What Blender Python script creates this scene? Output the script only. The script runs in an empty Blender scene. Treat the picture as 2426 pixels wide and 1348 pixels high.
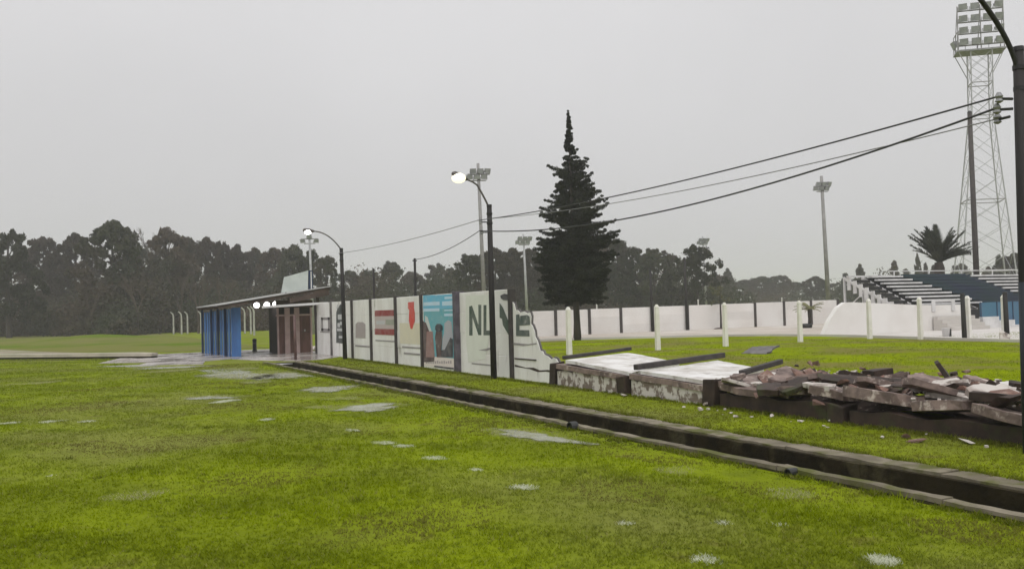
import bpy, bmesh, math, random
import numpy as np
from mathutils import Vector, Matrix

# ---------------------------------------------------------------- camera, sky, sun, exposure
# site frame: +Y runs along the street wall away from the viewer, +X across it into the sports ground
scene = bpy.context.scene
COL = scene.collection
rad = math.radians

cam_data = bpy.data.cameras.new('camera')
cam = bpy.data.objects.new('camera', cam_data)
COL.objects.link(cam)
cam_data.sensor_fit = 'HORIZONTAL'
cam_data.sensor_width = 36.0
cam_data.lens = 36.0 * 2100 / 2426
cam_data.clip_start = 0.05
cam_data.clip_end = 6000
YAW, PITCH, ROLL = rad(26.797), rad(1.593), rad(1.6)
cam.matrix_world = (Matrix.Translation((0, 0, 1.75)) @ Matrix.Rotation(-YAW, 4, 'Z')
                    @ Matrix.Rotation(rad(90) + PITCH, 4, 'X') @ Matrix.Rotation(-ROLL, 4, 'Z'))
scene.camera = cam

SUN_EL, SUN_AZ = rad(58), rad(200)
world = bpy.data.worlds.new('World')
scene.world = world
world.use_nodes = True
nt = world.node_tree
nt.nodes.clear()
wout = nt.nodes.new('ShaderNodeOutputWorld')
bg = nt.nodes.new('ShaderNodeBackground')
sky = nt.nodes.new('ShaderNodeTexSky')
sky.sky_type = 'NISHITA'
sky.sun_disc = False
sky.sun_elevation = SUN_EL
sky.sun_rotation = SUN_AZ
sky.dust_density = 6.0
grey = nt.nodes.new('ShaderNodeHueSaturation')          # the deck of cloud takes the blue out of the sky
grey.inputs['Saturation'].default_value = 0.05
grey.inputs['Value'].default_value = 0.07
nt.links.new(sky.outputs[0], grey.inputs['Color'])
geo = nt.nodes.new('ShaderNodeTexCoord')
sep = nt.nodes.new('ShaderNodeSeparateXYZ')
nt.links.new(geo.outputs['Generated'], sep.inputs[0])
ramp = nt.nodes.new('ShaderNodeMapRange')               # overcast sky: brighter towards the zenith
ramp.inputs['From Min'].default_value = 0.0
ramp.inputs['From Max'].default_value = 1.0
ramp.inputs['To Min'].default_value = 0.60
ramp.inputs['To Max'].default_value = 1.10
nt.links.new(sep.outputs['Z'], ramp.inputs['Value'])
cl = nt.nodes.new('ShaderNodeTexNoise')
cl.inputs['Scale'].default_value = 2.2
cl.inputs['Detail'].default_value = 4.0
nt.links.new(geo.outputs['Generated'], cl.inputs['Vector'])
clr = nt.nodes.new('ShaderNodeMapRange')
clr.inputs['From Min'].default_value = 0.3
clr.inputs['From Max'].default_value = 0.7
clr.inputs['To Min'].default_value = 0.955
clr.inputs['To Max'].default_value = 1.045
nt.links.new(cl.outputs[0], clr.inputs['Value'])
mul = nt.nodes.new('ShaderNodeMath'); mul.operation = 'MULTIPLY'
nt.links.new(ramp.outputs[0], mul.inputs[0]); nt.links.new(clr.outputs[0], mul.inputs[1])
deck = nt.nodes.new('ShaderNodeMixRGB'); deck.blend_type = 'MULTIPLY'
deck.inputs['Fac'].default_value = 1.0
deck.inputs['Color2'].default_value = (1.0, 0.992, 1.012, 1)
nt.links.new(mul.outputs[0], deck.inputs['Color1'])
cover = nt.nodes.new('ShaderNodeMixRGB')
cover.inputs['Fac'].default_value = 0.94
nt.links.new(grey.outputs[0], cover.inputs['Color1'])
nt.links.new(deck.outputs[0], cover.inputs['Color2'])
nt.links.new(cover.outputs[0], bg.inputs['Color'])
bg.inputs['Strength'].default_value = 1.0
nt.links.new(bg.outputs[0], wout.inputs['Surface'])

sun_data = bpy.data.lights.new('sun', 'SUN')
sun_data.energy = 1.5
sun_data.angle = rad(60)
sun_data.color = (1.0, 0.985, 0.95)
sun = bpy.data.objects.new('sun', sun_data)
COL.objects.link(sun)
sun.location = (0, -20, 60)
sun.rotation_euler = (rad(90) - SUN_EL, 0, rad(180) - SUN_AZ)

scene.view_settings.view_transform = 'Standard'
scene.view_settings.look = 'None'
scene.view_settings.gamma = 1.0
scene.view_settings.exposure = 0.0
scene.view_settings.use_curve_mapping = False
scene.cycles.max_bounces = 6
scene.cycles.volume_bounces = 1
scene.cycles.volume_step_rate = 4.0

random.seed(7)
rng = np.random.default_rng(7)

# ---------------------------------------------------------------- materials
MATS = {}
def lerp3(a, b, t): return tuple(a[i] + (b[i] - a[i]) * t for i in range(3))

def mat(name, c1, c2=None, scale=4.0, rough=0.8, bump=0.0, bump_scale=None, contrast=(0.35, 0.65),
        metallic=0.0, spec=0.5, detail=5.0, c3=None, scale3=1.0, c3_range=(0.55, 0.7), rough_var=0.0, stretch=None, per_object=0.0):
    """Procedural surface: two tones mixed by noise, a third for stains, and fine relief."""
    if name in MATS: return MATS[name]
    m = bpy.data.materials.new(name)
    m.use_nodes = True
    t = m.node_tree; n = t.nodes; l = t.links
    b = n['Principled BSDF']
    b.inputs['Roughness'].default_value = rough
    b.inputs['Metallic'].default_value = metallic
    b.inputs['Specular IOR Level'].default_value = spec
    co = n.new('ShaderNodeNewGeometry')
    vec = co.outputs['Position']
    if stretch:
        mp = n.new('ShaderNodeMapping'); mp.inputs['Scale'].default_value = stretch
        l.new(vec, mp.inputs['Vector']); vec = mp.outputs[0]
    def noise(sc, det):
        x = n.new('ShaderNodeTexNoise'); x.inputs['Scale'].default_value = sc; x.inputs['Detail'].default_value = det
        x.inputs['Roughness'].default_value = 0.6
        l.new(vec, x.inputs['Vector']); return x.outputs[0]
    def rng_(sock, lo, hi, a=0.0, bb=1.0):
        r = n.new('ShaderNodeMapRange'); r.interpolation_type = 'SMOOTHSTEP'
        r.inputs['From Min'].default_value = lo; r.inputs['From Max'].default_value = hi
        r.inputs['To Min'].default_value = a; r.inputs['To Max'].default_value = bb
        l.new(sock, r.inputs['Value']); return r.outputs[0]
    col = None
    if c2 is None: c2 = lerp3(c1, (0, 0, 0), 0.25)
    mx = n.new('ShaderNodeMixRGB')
    mx.inputs['Color1'].default_value = (*c1, 1); mx.inputs['Color2'].default_value = (*c2, 1)
    nz = noise(scale, detail)
    l.new(rng_(nz, *contrast), mx.inputs['Fac'])
    col = mx.outputs[0]
    if c3 is not None:
        m3 = n.new('ShaderNodeMixRGB'); m3.inputs['Color2'].default_value = (*c3, 1)
        l.new(col, m3.inputs['Color1'])
        l.new(rng_(noise(scale3, 6.0), *c3_range), m3.inputs['Fac'])
        col = m3.outputs[0]
    if per_object:
        oi = n.new('ShaderNodeObjectInfo')
        hs = n.new('ShaderNodeHueSaturation')
        l.new(col, hs.inputs['Color'])
        l.new(rng_(oi.outputs['Random'], 0, 1, 1 - per_object, 1 + per_object), hs.inputs['Value'])
        col = hs.outputs[0]
    l.new(col, b.inputs['Base Color'])
    if rough_var:
        l.new(rng_(noise(scale * 0.7, 3.0), 0.35, 0.65, max(0.05, rough - rough_var), min(1, rough + rough_var)), b.inputs['Roughness'])
    if bump:
        bp = n.new('ShaderNodeBump'); bp.inputs['Strength'].default_value = bump; bp.inputs['Distance'].default_value = 0.02
        l.new(noise(bump_scale or scale * 6, 6.0), bp.inputs['Height'])
        l.new(bp.outputs[0], b.inputs['Normal'])
    MATS[name] = m
    return m

def emat(name, col, strength):
    m = bpy.data.materials.new(name); m.use_nodes = True
    b = m.node_tree.nodes['Principled BSDF']
    b.inputs['Base Color'].default_value = (0.8, 0.8, 0.8, 1)
    b.inputs['Emission Color'].default_value = (*col, 1)
    b.inputs['Emission Strength'].default_value = strength
    return m

def leafmat(name, c1, c2, scale=0.6, trans=0.25, per_object=0.25, c3=None, scale3=0.15, c3r=(0.5, 0.7), rough=0.7):
    """Foliage: diffuse with some light passing through, two or three tones by position and by plant."""
    m = mat(name, c1, c2, scale=scale, rough=rough, spec=0.2, per_object=per_object, c3=c3, scale3=scale3, c3_range=c3r)
    t = m.node_tree; n = t.nodes; l = t.links
    b = n['Principled BSDF']; out = n['Material Output']
    tr = n.new('ShaderNodeBsdfTranslucent')
    l.new(b.inputs['Base Color'].links[0].from_socket, tr.inputs['Color'])
    ms = n.new('ShaderNodeMixShader'); ms.inputs[0].default_value = trans
    l.new(b.outputs[0], ms.inputs[1]); l.new(tr.outputs[0], ms.inputs[2])
    l.new(ms.outputs[0], out.inputs['Surface'])
    return m

M_white = mat('white_painted_concrete', (0.82, 0.81, 0.79), (0.72, 0.70, 0.67), scale=1.1, rough=0.85, bump=0.35, bump_scale=14, c3=(0.42, 0.40, 0.36), scale3=1.6, c3_range=(0.58, 0.76), stretch=(1.6, 1.6, 0.55))
M_white2 = mat('weathered_far_wall_paint', (0.75, 0.73, 0.71), (0.69, 0.66, 0.635), scale=0.5, rough=0.9, bump=0.1, per_object=0.05)
M_slab = mat('fallen_slab_paint', (0.72, 0.71, 0.69), (0.50, 0.47, 0.43), scale=1.8, rough=0.5, bump=0.5, bump_scale=12, c3=(0.24, 0.20, 0.17), scale3=2.3, c3_range=(0.56, 0.70))
M_slabpink = mat('bare_pinkish_slab', (0.24, 0.175, 0.15), (0.10, 0.070, 0.060), scale=4.0, rough=0.75, bump=0.5, bump_scale=16, c3=(0.48, 0.41, 0.36), scale3=4.5, c3_range=(0.56, 0.68))
M_slabpale = mat('dirty_white_slab', (0.52, 0.48, 0.44), (0.30, 0.25, 0.22), scale=4.0, rough=0.7, bump=0.5, bump_scale=18, contrast=(0.45, 0.62), c3=(0.14, 0.11, 0.10), scale3=3.0, c3_range=(0.58, 0.68))
M_peel = mat('peeling_whitewash', (0.58, 0.54, 0.50), (0.19, 0.15, 0.12), scale=5.5, rough=0.9, bump=0.8, bump_scale=18, contrast=(0.47, 0.56), detail=7)
M_darkbase = mat('dark_wet_concrete', (0.058, 0.038, 0.030), (0.030, 0.021, 0.017), scale=3, spec=0.2, rough=0.6, bump=0.5, bump_scale=14, c3=(0.055, 0.06, 0.025), scale3=1.6)
M_postdark = mat('dark_concrete_post', (0.060, 0.050, 0.048), (0.038, 0.032, 0.032), scale=5, rough=0.8, bump=0.4, bump_scale=20)
M_postgrey = mat('grey_concrete_post', (0.16, 0.15, 0.145), (0.10, 0.09, 0.09), scale=4, rough=0.85, bump=0.4)
M_postpurple = mat('violet_stained_post', (0.12, 0.105, 0.13), (0.07, 0.06, 0.075), scale=4, rough=0.8, bump=0.4)
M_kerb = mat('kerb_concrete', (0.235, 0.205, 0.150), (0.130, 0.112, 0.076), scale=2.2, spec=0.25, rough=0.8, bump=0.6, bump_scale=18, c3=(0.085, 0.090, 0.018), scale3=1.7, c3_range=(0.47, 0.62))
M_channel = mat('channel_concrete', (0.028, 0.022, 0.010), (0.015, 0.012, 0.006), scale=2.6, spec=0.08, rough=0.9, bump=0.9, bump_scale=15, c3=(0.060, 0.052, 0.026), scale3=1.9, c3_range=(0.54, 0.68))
M_pole = mat('creosoted_pole', (0.018, 0.014, 0.014), (0.009, 0.008, 0.008), scale=6, rough=0.75, bump=0.5, bump_scale=30, stretch=(1, 1, 0.12))
M_poleblue = mat('pole_base_paint', (0.007, 0.013, 0.020), (0.005, 0.008, 0.012), scale=5, rough=0.6, bump=0.3, stretch=(1, 1, 0.2))
M_arm = mat('lamp_arm_steel', (0.14, 0.125, 0.12), (0.085, 0.075, 0.07), scale=6, rough=0.5, metallic=0.3)
M_armdark = mat('painted_arm_steel', (0.022, 0.021, 0.022), scale=6, rough=0.5, metallic=0.2)
M_wire = mat('cable_sheath', (0.03, 0.03, 0.03), scale=6, rough=0.6)
M_wirepale = mat('bare_aluminium_cable', (0.24, 0.24, 0.24), scale=6, rough=0.5, metallic=0.3)
M_galv = mat('galvanised_steel', (0.42, 0.42, 0.43), (0.32, 0.32, 0.33), scale=2, rough=0.6, metallic=0.2)
M_galvgrey = mat('grey_flood_mast', (0.28, 0.27, 0.265), (0.20, 0.195, 0.19), scale=2, rough=0.6)
M_lampbox = mat('floodlight_casing', (0.30, 0.30, 0.31), (0.19, 0.19, 0.20), scale=3, rough=0.5, metallic=0.2)
M_lampglass = mat('floodlight_glass', (0.36, 0.37, 0.39), (0.26, 0.27, 0.29), scale=2, rough=0.15)
M_zinc = mat('weathered_zinc', (0.36, 0.36, 0.34), (0.26, 0.26, 0.25), scale=2.2, rough=0.45, metallic=0.35, bump=0.15)
M_timber = mat('dark_roof_timber', (0.085, 0.058, 0.046), (0.045, 0.03, 0.025), scale=3, rough=0.8, bump=0.3)
M_blue = mat('blue_painted_sheet', (0.060, 0.19, 0.46), (0.045, 0.13, 0.34), scale=2.5, rough=0.5, bump=0.15, stretch=(1, 1, 0.3))
M_bluedark = mat('dark_blue_frame', (0.014, 0.035, 0.085), scale=3, rough=0.6)
M_brick = mat('broken_brick_red', (0.22, 0.125, 0.095), (0.12, 0.07, 0.055), scale=6, rough=0.85, bump=0.5, c3=(0.34, 0.27, 0.23), scale3=7, c3_range=(0.56, 0.68))
M_brown = mat('brown_door_wood', (0.13, 0.062, 0.048), (0.080, 0.040, 0.030), scale=2.5, rough=0.7, bump=0.3, stretch=(3, 3, 0.4))
M_pink = mat('pinkish_plaster', (0.46, 0.34, 0.325), (0.37, 0.27, 0.25), scale=2, rough=0.85, bump=0.2)
M_maroon = mat('maroon_post', (0.13, 0.068, 0.062), (0.09, 0.048, 0.045), scale=3, rough=0.6)
M_dark = mat('unlit_opening', (0.03, 0.022, 0.02), scale=3, rough=0.8)
M_sign = mat('sign_board_paint', (0.56, 0.60, 0.575), (0.46, 0.50, 0.48), scale=1.3, rough=0.6)
M_black = mat('black_plastic', (0.015, 0.016, 0.016), scale=5, rough=0.5)
M_standwhite = mat('stand_white_paint', (0.66, 0.65, 0.65), (0.52, 0.51, 0.51), scale=1.5, rough=0.7)
M_standblue = mat('stand_blue_paint', (0.012, 0.022, 0.058), (0.010, 0.032, 0.045), scale=0.5, rough=0.5)
M_teal = mat('teal_blue_hoarding', (0.035, 0.135, 0.21), (0.045, 0.10, 0.19), scale=0.4, rough=0.5)
M_standdark = mat('stand_timber_and_shade', (0.030, 0.028, 0.030), (0.018, 0.018, 0.02), scale=2, rough=0.8)
M_postwhite = mat('white_fence_post', (0.76, 0.74, 0.70), (0.68, 0.66, 0.60), scale=2.5, rough=0.7, bump=0.2)
M_bark = mat('tree_bark', (0.055, 0.043, 0.036), (0.03, 0.024, 0.02), scale=4, rough=0.9, bump=0.8, bump_scale=14, stretch=(1, 1, 0.3))
M_paving = mat('wet_concrete_paving', (0.42, 0.38, 0.36), (0.30, 0.27, 0.25), scale=0.9, rough=0.24, bump=0.12, bump_scale=7, rough_var=0.16, c3=(0.19, 0.17, 0.14), scale3=0.5)
M_track = mat('pale_track_surface', (0.47, 0.42, 0.37), (0.40, 0.35, 0.29), scale=0.3, rough=0.8, c3=(0.52, 0.49, 0.46), scale3=0.12)
M_terrace = mat('pale_terrace_paving', (0.55, 0.52, 0.49), (0.48, 0.45, 0.42), scale=0.3, rough=0.7, bump=0.1)
M_dirt = mat('wet_dirt', (0.27, 0.22, 0.165), (0.19, 0.16, 0.10), scale=0.5, rough=0.7, bump=0.3, c3=(0.15, 0.16, 0.05), scale3=0.35, c3_range=(0.48, 0.6))
M_turf = mat('bright_turf', (0.170, 0.215, 0.003), (0.205, 0.265, 0.002), scale=0.35, rough=0.9, spec=0.0, c3=(0.175, 0.165, 0.045), scale3=0.3, c3_range=(0.44, 0.60), bump=0.4, bump_scale=16)
M_bank = mat('rough_bank_grass', (0.150, 0.165, 0.040), (0.165, 0.155, 0.060), scale=0.18, rough=0.9, spec=0.0, c3=(0.10, 0.15, 0.015), scale3=0.09, c3_range=(0.48, 0.62), bump=0.6, bump_scale=4)
M_darkolive = mat('dark_olive_concrete', (0.030, 0.026, 0.010), (0.050, 0.052, 0.012), scale=3.0, spec=0.08, rough=0.9, bump=0.6, bump_scale=16)  # very dark olive-brown tone for the near wall of the drain
M_chalk = mat('faded_chalk', (0.50, 0.53, 0.40), (0.30, 0.35, 0.14), scale=9, rough=0.9, contrast=(0.42, 0.62))
M_straw = mat('straw_silt', (0.44, 0.42, 0.19), (0.27, 0.28, 0.09), scale=4, rough=0.6, contrast=(0.4, 0.65))

def make_water():
    m = mat('puddle_water', (0.34, 0.35, 0.27), (0.24, 0.25, 0.16), scale=2.0, rough=0.22, spec=0.6)
    t = m.node_tree; b = t.nodes['Principled BSDF']
    b.inputs['IOR'].default_value = 1.33
    return m
M_water = make_water()
_b = M_water.node_tree                       # rain-rippled surface
_w = _b.nodes.new('ShaderNodeTexNoise'); _w.inputs['Scale'].default_value = 16.0; _w.inputs['Detail'].default_value = 3.0
_g = _b.nodes.new('ShaderNodeNewGeometry'); _b.links.new(_g.outputs['Position'], _w.inputs['Vector'])
_p = _b.nodes.new('ShaderNodeBump'); _p.inputs['Strength'].default_value = 1.0; _p.inputs['Distance'].default_value = 0.05
_b.links.new(_w.outputs[0], _p.inputs['Height']); _b.links.new(_p.outputs[0], _b.nodes['Principled BSDF'].inputs['Normal'])

_o = _b.nodes['Material Output']; _at = _b.nodes.new('ShaderNodeAttribute'); _at.attribute_name = 'edge'   # water thins out to nothing at its rim
_n2 = _b.nodes.new('ShaderNodeTexNoise'); _n2.inputs['Scale'].default_value = 5.0; _n2.inputs['Detail'].default_value = 6.0; _b.links.new(_g.outputs['Position'], _n2.inputs['Vector'])
_ad = _b.nodes.new('ShaderNodeMath'); _ad.operation = 'ADD'; _b.links.new(_at.outputs['Fac'], _ad.inputs[0]); _b.links.new(_n2.outputs[0], _ad.inputs[1])
_mr = _b.nodes.new('ShaderNodeMapRange'); _mr.interpolation_type = 'SMOOTHSTEP'; _mr.inputs['From Min'].default_value = 0.62; _mr.inputs['From Max'].default_value = 1.15; _b.links.new(_ad.outputs[0], _mr.inputs['Value'])
_tr = _b.nodes.new('ShaderNodeBsdfTransparent'); _ms = _b.nodes.new('ShaderNodeMixShader')
_b.links.new(_mr.outputs[0], _ms.inputs[0]); _b.links.new(_tr.outputs[0], _ms.inputs[1]); _b.links.new(_b.nodes['Principled BSDF'].outputs[0], _ms.inputs[2]); _b.links.new(_ms.outputs[0], _o.inputs['Surface'])

def make_ground_mat():
    """Short grass: three greens mixed at several sizes, damp dull patches, fine relief."""
    m = bpy.data.materials.new('grass_ground'); m.use_nodes = True
    t = m.node_tree; n = t.nodes; l = t.links; b = n['Principled BSDF']
    b.inputs['Roughness'].default_value = 0.9; b.inputs['Specular IOR Level'].default_value = 0.07
    g = n.new('ShaderNodeNewGeometry')
    def noise(sc, det, rot=0.0, st=(1, 1, 1)):
        mp = n.new('ShaderNodeMapping'); mp.inputs['Scale'].default_value = st; mp.inputs['Rotation'].default_value = (0, 0, rot)
        l.new(g.outputs['Position'], mp.inputs['Vector'])
        x = n.new('ShaderNodeTexNoise'); x.inputs['Scale'].default_value = sc; x.inputs['Detail'].default_value = det
        l.new(mp.outputs[0], x.inputs['Vector']); return x.outputs[0]
    def rg(s, lo, hi, a=0.0, c=1.0):
        r = n.new('ShaderNodeMapRange'); r.interpolation_type = 'SMOOTHSTEP'
        for k, v in zip(('From Min', 'From Max', 'To Min', 'To Max'), (lo, hi, a, c)): r.inputs[k].default_value = v
        l.new(s, r.inputs['Value']); return r.outputs[0]
    def mix(a, c, f):
        x = n.new('ShaderNodeMixRGB')
        for s, v in (('Color1', a), ('Color2', c)):
            if isinstance(v, tuple): x.inputs[s].default_value = (*v, 1)
            else: l.new(v, x.inputs[s])
        l.new(f, x.inputs['Fac']); return x.outputs[0]
    c = mix((0.134, 0.170, 0.002), (0.178, 0.226, 0.0015), rg(noise(0.55, 4), 0.40, 0.62))
    c = mix(c, (0.180, 0.185, 0.050), rg(noise(0.20, 6, 0.5), 0.46, 0.64, 0, 0.6))
    c = mix(c, (0.110, 0.142, 0.002), rg(noise(0.75, 5, 2.1), 0.55, 0.70, 0, 0.8))
    c = mix(c, (0.125, 0.108, 0.030), rg(noise(1.1, 7), 0.60, 0.74, 0, 0.7))
    c = mix(c, (0.06, 0.085, 0.006), rg(noise(9.0, 4), 0.56, 0.74, 0, 0.6))
    c = mix(c, (0.23, 0.23, 0.06), rg(noise(5.0, 6, 1.0), 0.66, 0.78, 0, 0.6))
    l.new(c, b.inputs['Base Color'])
    bp = n.new('ShaderNodeBump'); bp.inputs['Strength'].default_value = 0.6; bp.inputs['Distance'].default_value = 0.03
    l.new(noise(22, 6), bp.inputs['Height']); l.new(bp.outputs[0], b.inputs['Normal'])
    return m
M_ground = make_ground_mat()

def make_grass_blade_mat():
    """Same greens as the ground under the blades, with light passing through."""
    m = M_ground.copy(); m.name = 'grass_blade'
    t = m.node_tree; n = t.nodes; l = t.links; b = n['Principled BSDF']
    for lk in list(b.inputs['Normal'].links): l.remove(lk)
    src = b.inputs['Base Color'].links[0].from_socket
    br = n.new('ShaderNodeHueSaturation'); br.inputs['Value'].default_value = 1.25
    l.new(src, br.inputs['Color'])
    l.new(br.outputs[0], b.inputs['Base Color'])
    at = n.new('ShaderNodeAttribute'); at.attribute_name = 'tint'          # chalked or straw-coloured blades
    tm = n.new('ShaderNodeMixRGB'); l.new(at.outputs['Alpha'], tm.inputs['Fac']); l.new(br.outputs[0], tm.inputs['Color1']); l.new(at.outputs['Color'], tm.inputs['Color2'])
    l.new(tm.outputs[0], b.inputs['Base Color'])
    tr = n.new('ShaderNodeBsdfTranslucent'); l.new(tm.outputs[0], tr.inputs['Color'])
    ms = n.new('ShaderNodeMixShader'); ms.inputs[0].default_value = 0.45
    l.new(b.outputs[0], ms.inputs[1]); l.new(tr.outputs[0], ms.inputs[2])
    l.new(ms.outputs[0], n['Material Output'].inputs['Surface'])
    return m
M_blade = make_grass_blade_mat()

# ---------------------------------------------------------------- helpers
def link(o):
    COL.objects.link(o); return o

def tag(o, label=None, cat=None, group=None, kind=None):
    if label: o['label'] = label
    if cat: o['category'] = cat; o['kind'] = 'thing'
    if group: o['group'] = group
    if kind: o['kind'] = kind
    return o

def thing(name, label, cat, loc=(0, 0, 0), rz=0.0, group=None):
    o = bpy.data.objects.new(name, None)
    o.empty_display_size = 0.2
    o.location = loc; o.rotation_euler = (0, 0, rz)
    link(o)
    return tag(o, label, cat, group)

class MB:
    """Collects faces; build() links them as one mesh object."""
    def __init__(s): s.v = []; s.f = []
    def add(s, vs, fs):
        k = len(s.v); s.v += [tuple(p) for p in vs]; s.f += [tuple(i + k for i in q) for q in fs]; return s
    def hexa(s, a):          # 8 corners: bottom 4 ccw, top 4 ccw
        return s.add(a, [(3, 2, 1, 0), (4, 5, 6, 7), (0, 1, 5, 4), (1, 2, 6, 5), (2, 3, 7, 6), (3, 0, 4, 7)])
    def box(s, c, d, m=None):
        x, y, z = d[0] / 2, d[1] / 2, d[2] / 2
        p = [Vector(q) for q in ((-x, -y, -z), (x, -y, -z), (x, y, -z), (-x, y, -z), (-x, -y, z), (x, -y, z), (x, y, z), (-x, y, z))]
        if m is not None: p = [m @ q for q in p]
        return s.hexa([q + Vector(c) for q in p])
    def bbox(s, x0, x1, y0, y1, z0, z1): return s.box(((x0 + x1) / 2, (y0 + y1) / 2, (z0 + z1) / 2), (x1 - x0, y1 - y0, z1 - z0))
    def bar(s, a, b, w, h=None):
        a, b = Vector(a), Vector(b); d = b - a; h = h or w
        q = d.to_track_quat('Z', 'Y').to_matrix()
        return s.box((a + b) / 2, (w, h, d.length), q)
    def tube(s, pts, r, n=8, cap=True):
        pts = [Vector(p) for p in pts]
        rr = r if isinstance(r, (list, tuple)) else [r] * len(pts)
        k0 = len(s.v); prev = None
        for i, p in enumerate(pts):
            d = (pts[min(i + 1, len(pts) - 1)] - pts[max(i - 1, 0)]).normalized()
            if prev is None: u = d.orthogonal().normalized()
            else:
                u = prev - d * prev.dot(d)
                u = u.normalized() if u.length > 1e-6 else d.orthogonal().normalized()
            prev = u; w = d.cross(u)
            for j in range(n):
                a = 2 * math.pi * j / n
                s.v.append(tuple(p + (u * math.cos(a) + w * math.sin(a)) * rr[i]))
        for i in range(len(pts) - 1):
            for j in range(n):
                a = k0 + i * n + j; b = k0 + i * n + (j + 1) % n
                s.f.append((a, b, b + n, a + n))
        if cap:
            s.f.append(tuple(k0 + j for j in reversed(range(n))))
            e = k0 + (len(pts) - 1) * n
            s.f.append(tuple(e + j for j in range(n)))
        return s
    def prism(s, poly, f, t0, t1):   # f(u, v, t) -> xyz
        n = len(poly); k = len(s.v)
        s.v += [tuple(f(u, v, t0)) for u, v in poly] + [tuple(f(u, v, t1)) for u, v in poly]
        s.f.append(tuple(k + i for i in range(n))); s.f.append(tuple(k + n + i for i in reversed(range(n))))
        for i in range(n):
            j = (i + 1) % n; s.f.append((k + i, k + n + i, k + n + j, k + j))
        return s
    def lathe(s, prof, c=(0, 0, 0), n=12):
        k = len(s.v)
        for r, z in prof:
            for j in range(n):
                a = 2 * math.pi * j / n; s.v.append((c[0] + r * math.cos(a), c[1] + r * math.sin(a), c[2] + z))
        for i in range(len(prof) - 1):
            for j in range(n):
                a = k + i * n + j; b = k + i * n + (j + 1) % n; s.f.append((a, b, b + n, a + n))
        s.f.append(tuple(k + j for j in reversed(range(n)))); e = k + (len(prof) - 1) * n
        s.f.append(tuple(e + j for j in range(n)))
        return s
    def mesh(s, name, m, smooth=False, recalc=True):
        me = bpy.data.meshes.new(name); me.from_pydata(s.v, [], s.f)
        if recalc:
            bm = bmesh.new(); bm.from_mesh(me); bmesh.ops.recalc_face_normals(bm, faces=bm.faces); bm.to_mesh(me); bm.free()
        me.materials.append(m)
        if smooth: me.polygons.foreach_set('use_smooth', [True] * len(me.polygons))
        me.update(); return me
    def build(s, name, m, parent=None, loc=None, smooth=False, bevel=0.0):
        o = bpy.data.objects.new(name, s.mesh(name, m, smooth)); link(o)
        if parent is not None: o.parent = parent
        if loc is not None: o.location = loc
        if bevel:
            b = o.modifiers.new('bevel', 'BEVEL'); b.width = bevel; b.segments = 2; b.limit_method = 'ANGLE'
        return o

def inst(me, name, parent=None, loc=(0, 0, 0), rot=(0, 0, 0), scale=(1, 1, 1)):
    o = bpy.data.objects.new(name, me); link(o)
    o.location = loc; o.rotation_euler = rot; o.scale = scale
    if parent is not None: o.parent = parent
    return o

def np_mesh(name, verts, nside, m):
    """verts: (k*nside, 3) array, consecutive nside-gons."""
    me = bpy.data.meshes.new(name)
    nv = len(verts); nf = nv // nside
    me.vertices.add(nv); me.vertices.foreach_set('co', np.asarray(verts, np.float32).ravel())
    me.loops.add(nv); me.loops.foreach_set('vertex_index', np.arange(nv, dtype=np.int32))
    me.polygons.add(nf)
    me.polygons.foreach_set('loop_start', np.arange(0, nv, nside, dtype=np.int32))
    me.polygons.foreach_set('loop_total', np.full(nf, nside, np.int32))
    me.materials.append(m); me.update(calc_edges=True)
    return me

def blob(cx, cy, rx, ry, rot, n=28, jag=0.35, seed=0):
    """Irregular outline of a puddle or patch."""
    r = random.Random(seed)
    ph = [r.uniform(0, 6.28) for _ in range(5)]
    out = []
    for i in range(n):
        a = 2 * math.pi * i / n
        k = 1 + jag * (0.5 * math.sin(2 * a + ph[0]) + 0.35 * math.sin(3 * a + ph[1]) + 0.3 * math.sin(5 * a + ph[2]) + 0.2 * math.sin(9 * a + ph[3]))
        x, y = rx * k * math.cos(a), ry * k * math.sin(a)
        out.append((cx + x * math.cos(rot) - y * math.sin(rot), cy + x * math.sin(rot) + y * math.cos(rot)))
    return out

def sheet(name, poly, z, m, kind='structure', thick=0.0):
    mb = MB()
    if thick: mb.prism(poly, lambda u, v, t: (u, v, t), z, z - thick)
    else: mb.add([(x, y, z) for x, y in poly], [tuple(range(len(poly)))])
    o = mb.build(name, m); o['kind'] = kind
    return o

# ---------------------------------------------------------------- the ground and what is laid on it
KX0, KX1 = 6.505, 7.99          # the drain takes this strip of the ground
DRAIN_END = 33.6
PUD = [  # puddles: x, y, half widths, turn
    (4.6, 28.2, 0.75, 2.3, 0.15), (5.6, 26.0, 0.60, 1.2, 0.1), (5.5, 20.6, 0.60, 0.55, 0.2), (5.0, 15.95, 0.55, 0.45, 0.3), (5.72, 10.75, 0.22, 0.65, 0.12), (2.8, 20.3, 0.25, 0.5, 0.6), (3.4, 33.9, 1.3, 0.5, -0.3), (2.2, 36.6, 1.2, 0.5, -0.6)]
def gz(x, y):
    """gentle unevenness of the turf; flat along the drain and far off"""
    x = np.asarray(x, float); y = np.asarray(y, float)
    w = np.clip((KX0 - x) / 0.8, 0, 1) * np.clip((34 - y) / 6, 0, 1)
    for cx, cy, rx, ry, ro in PUD:
        q = np.hypot(x - cx, y - cy) / (1.7 * max(rx, ry)); w = w * np.clip((q - 0.8) / 0.6, 0, 1)
    return w * (0.018 * np.sin(0.9 * x + 0.6 * y) + 0.014 * np.sin(1.9 * x - 1.3 * y + 1) + 0.008 * np.sin(4.1 * x + 3.3 * y))

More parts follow.
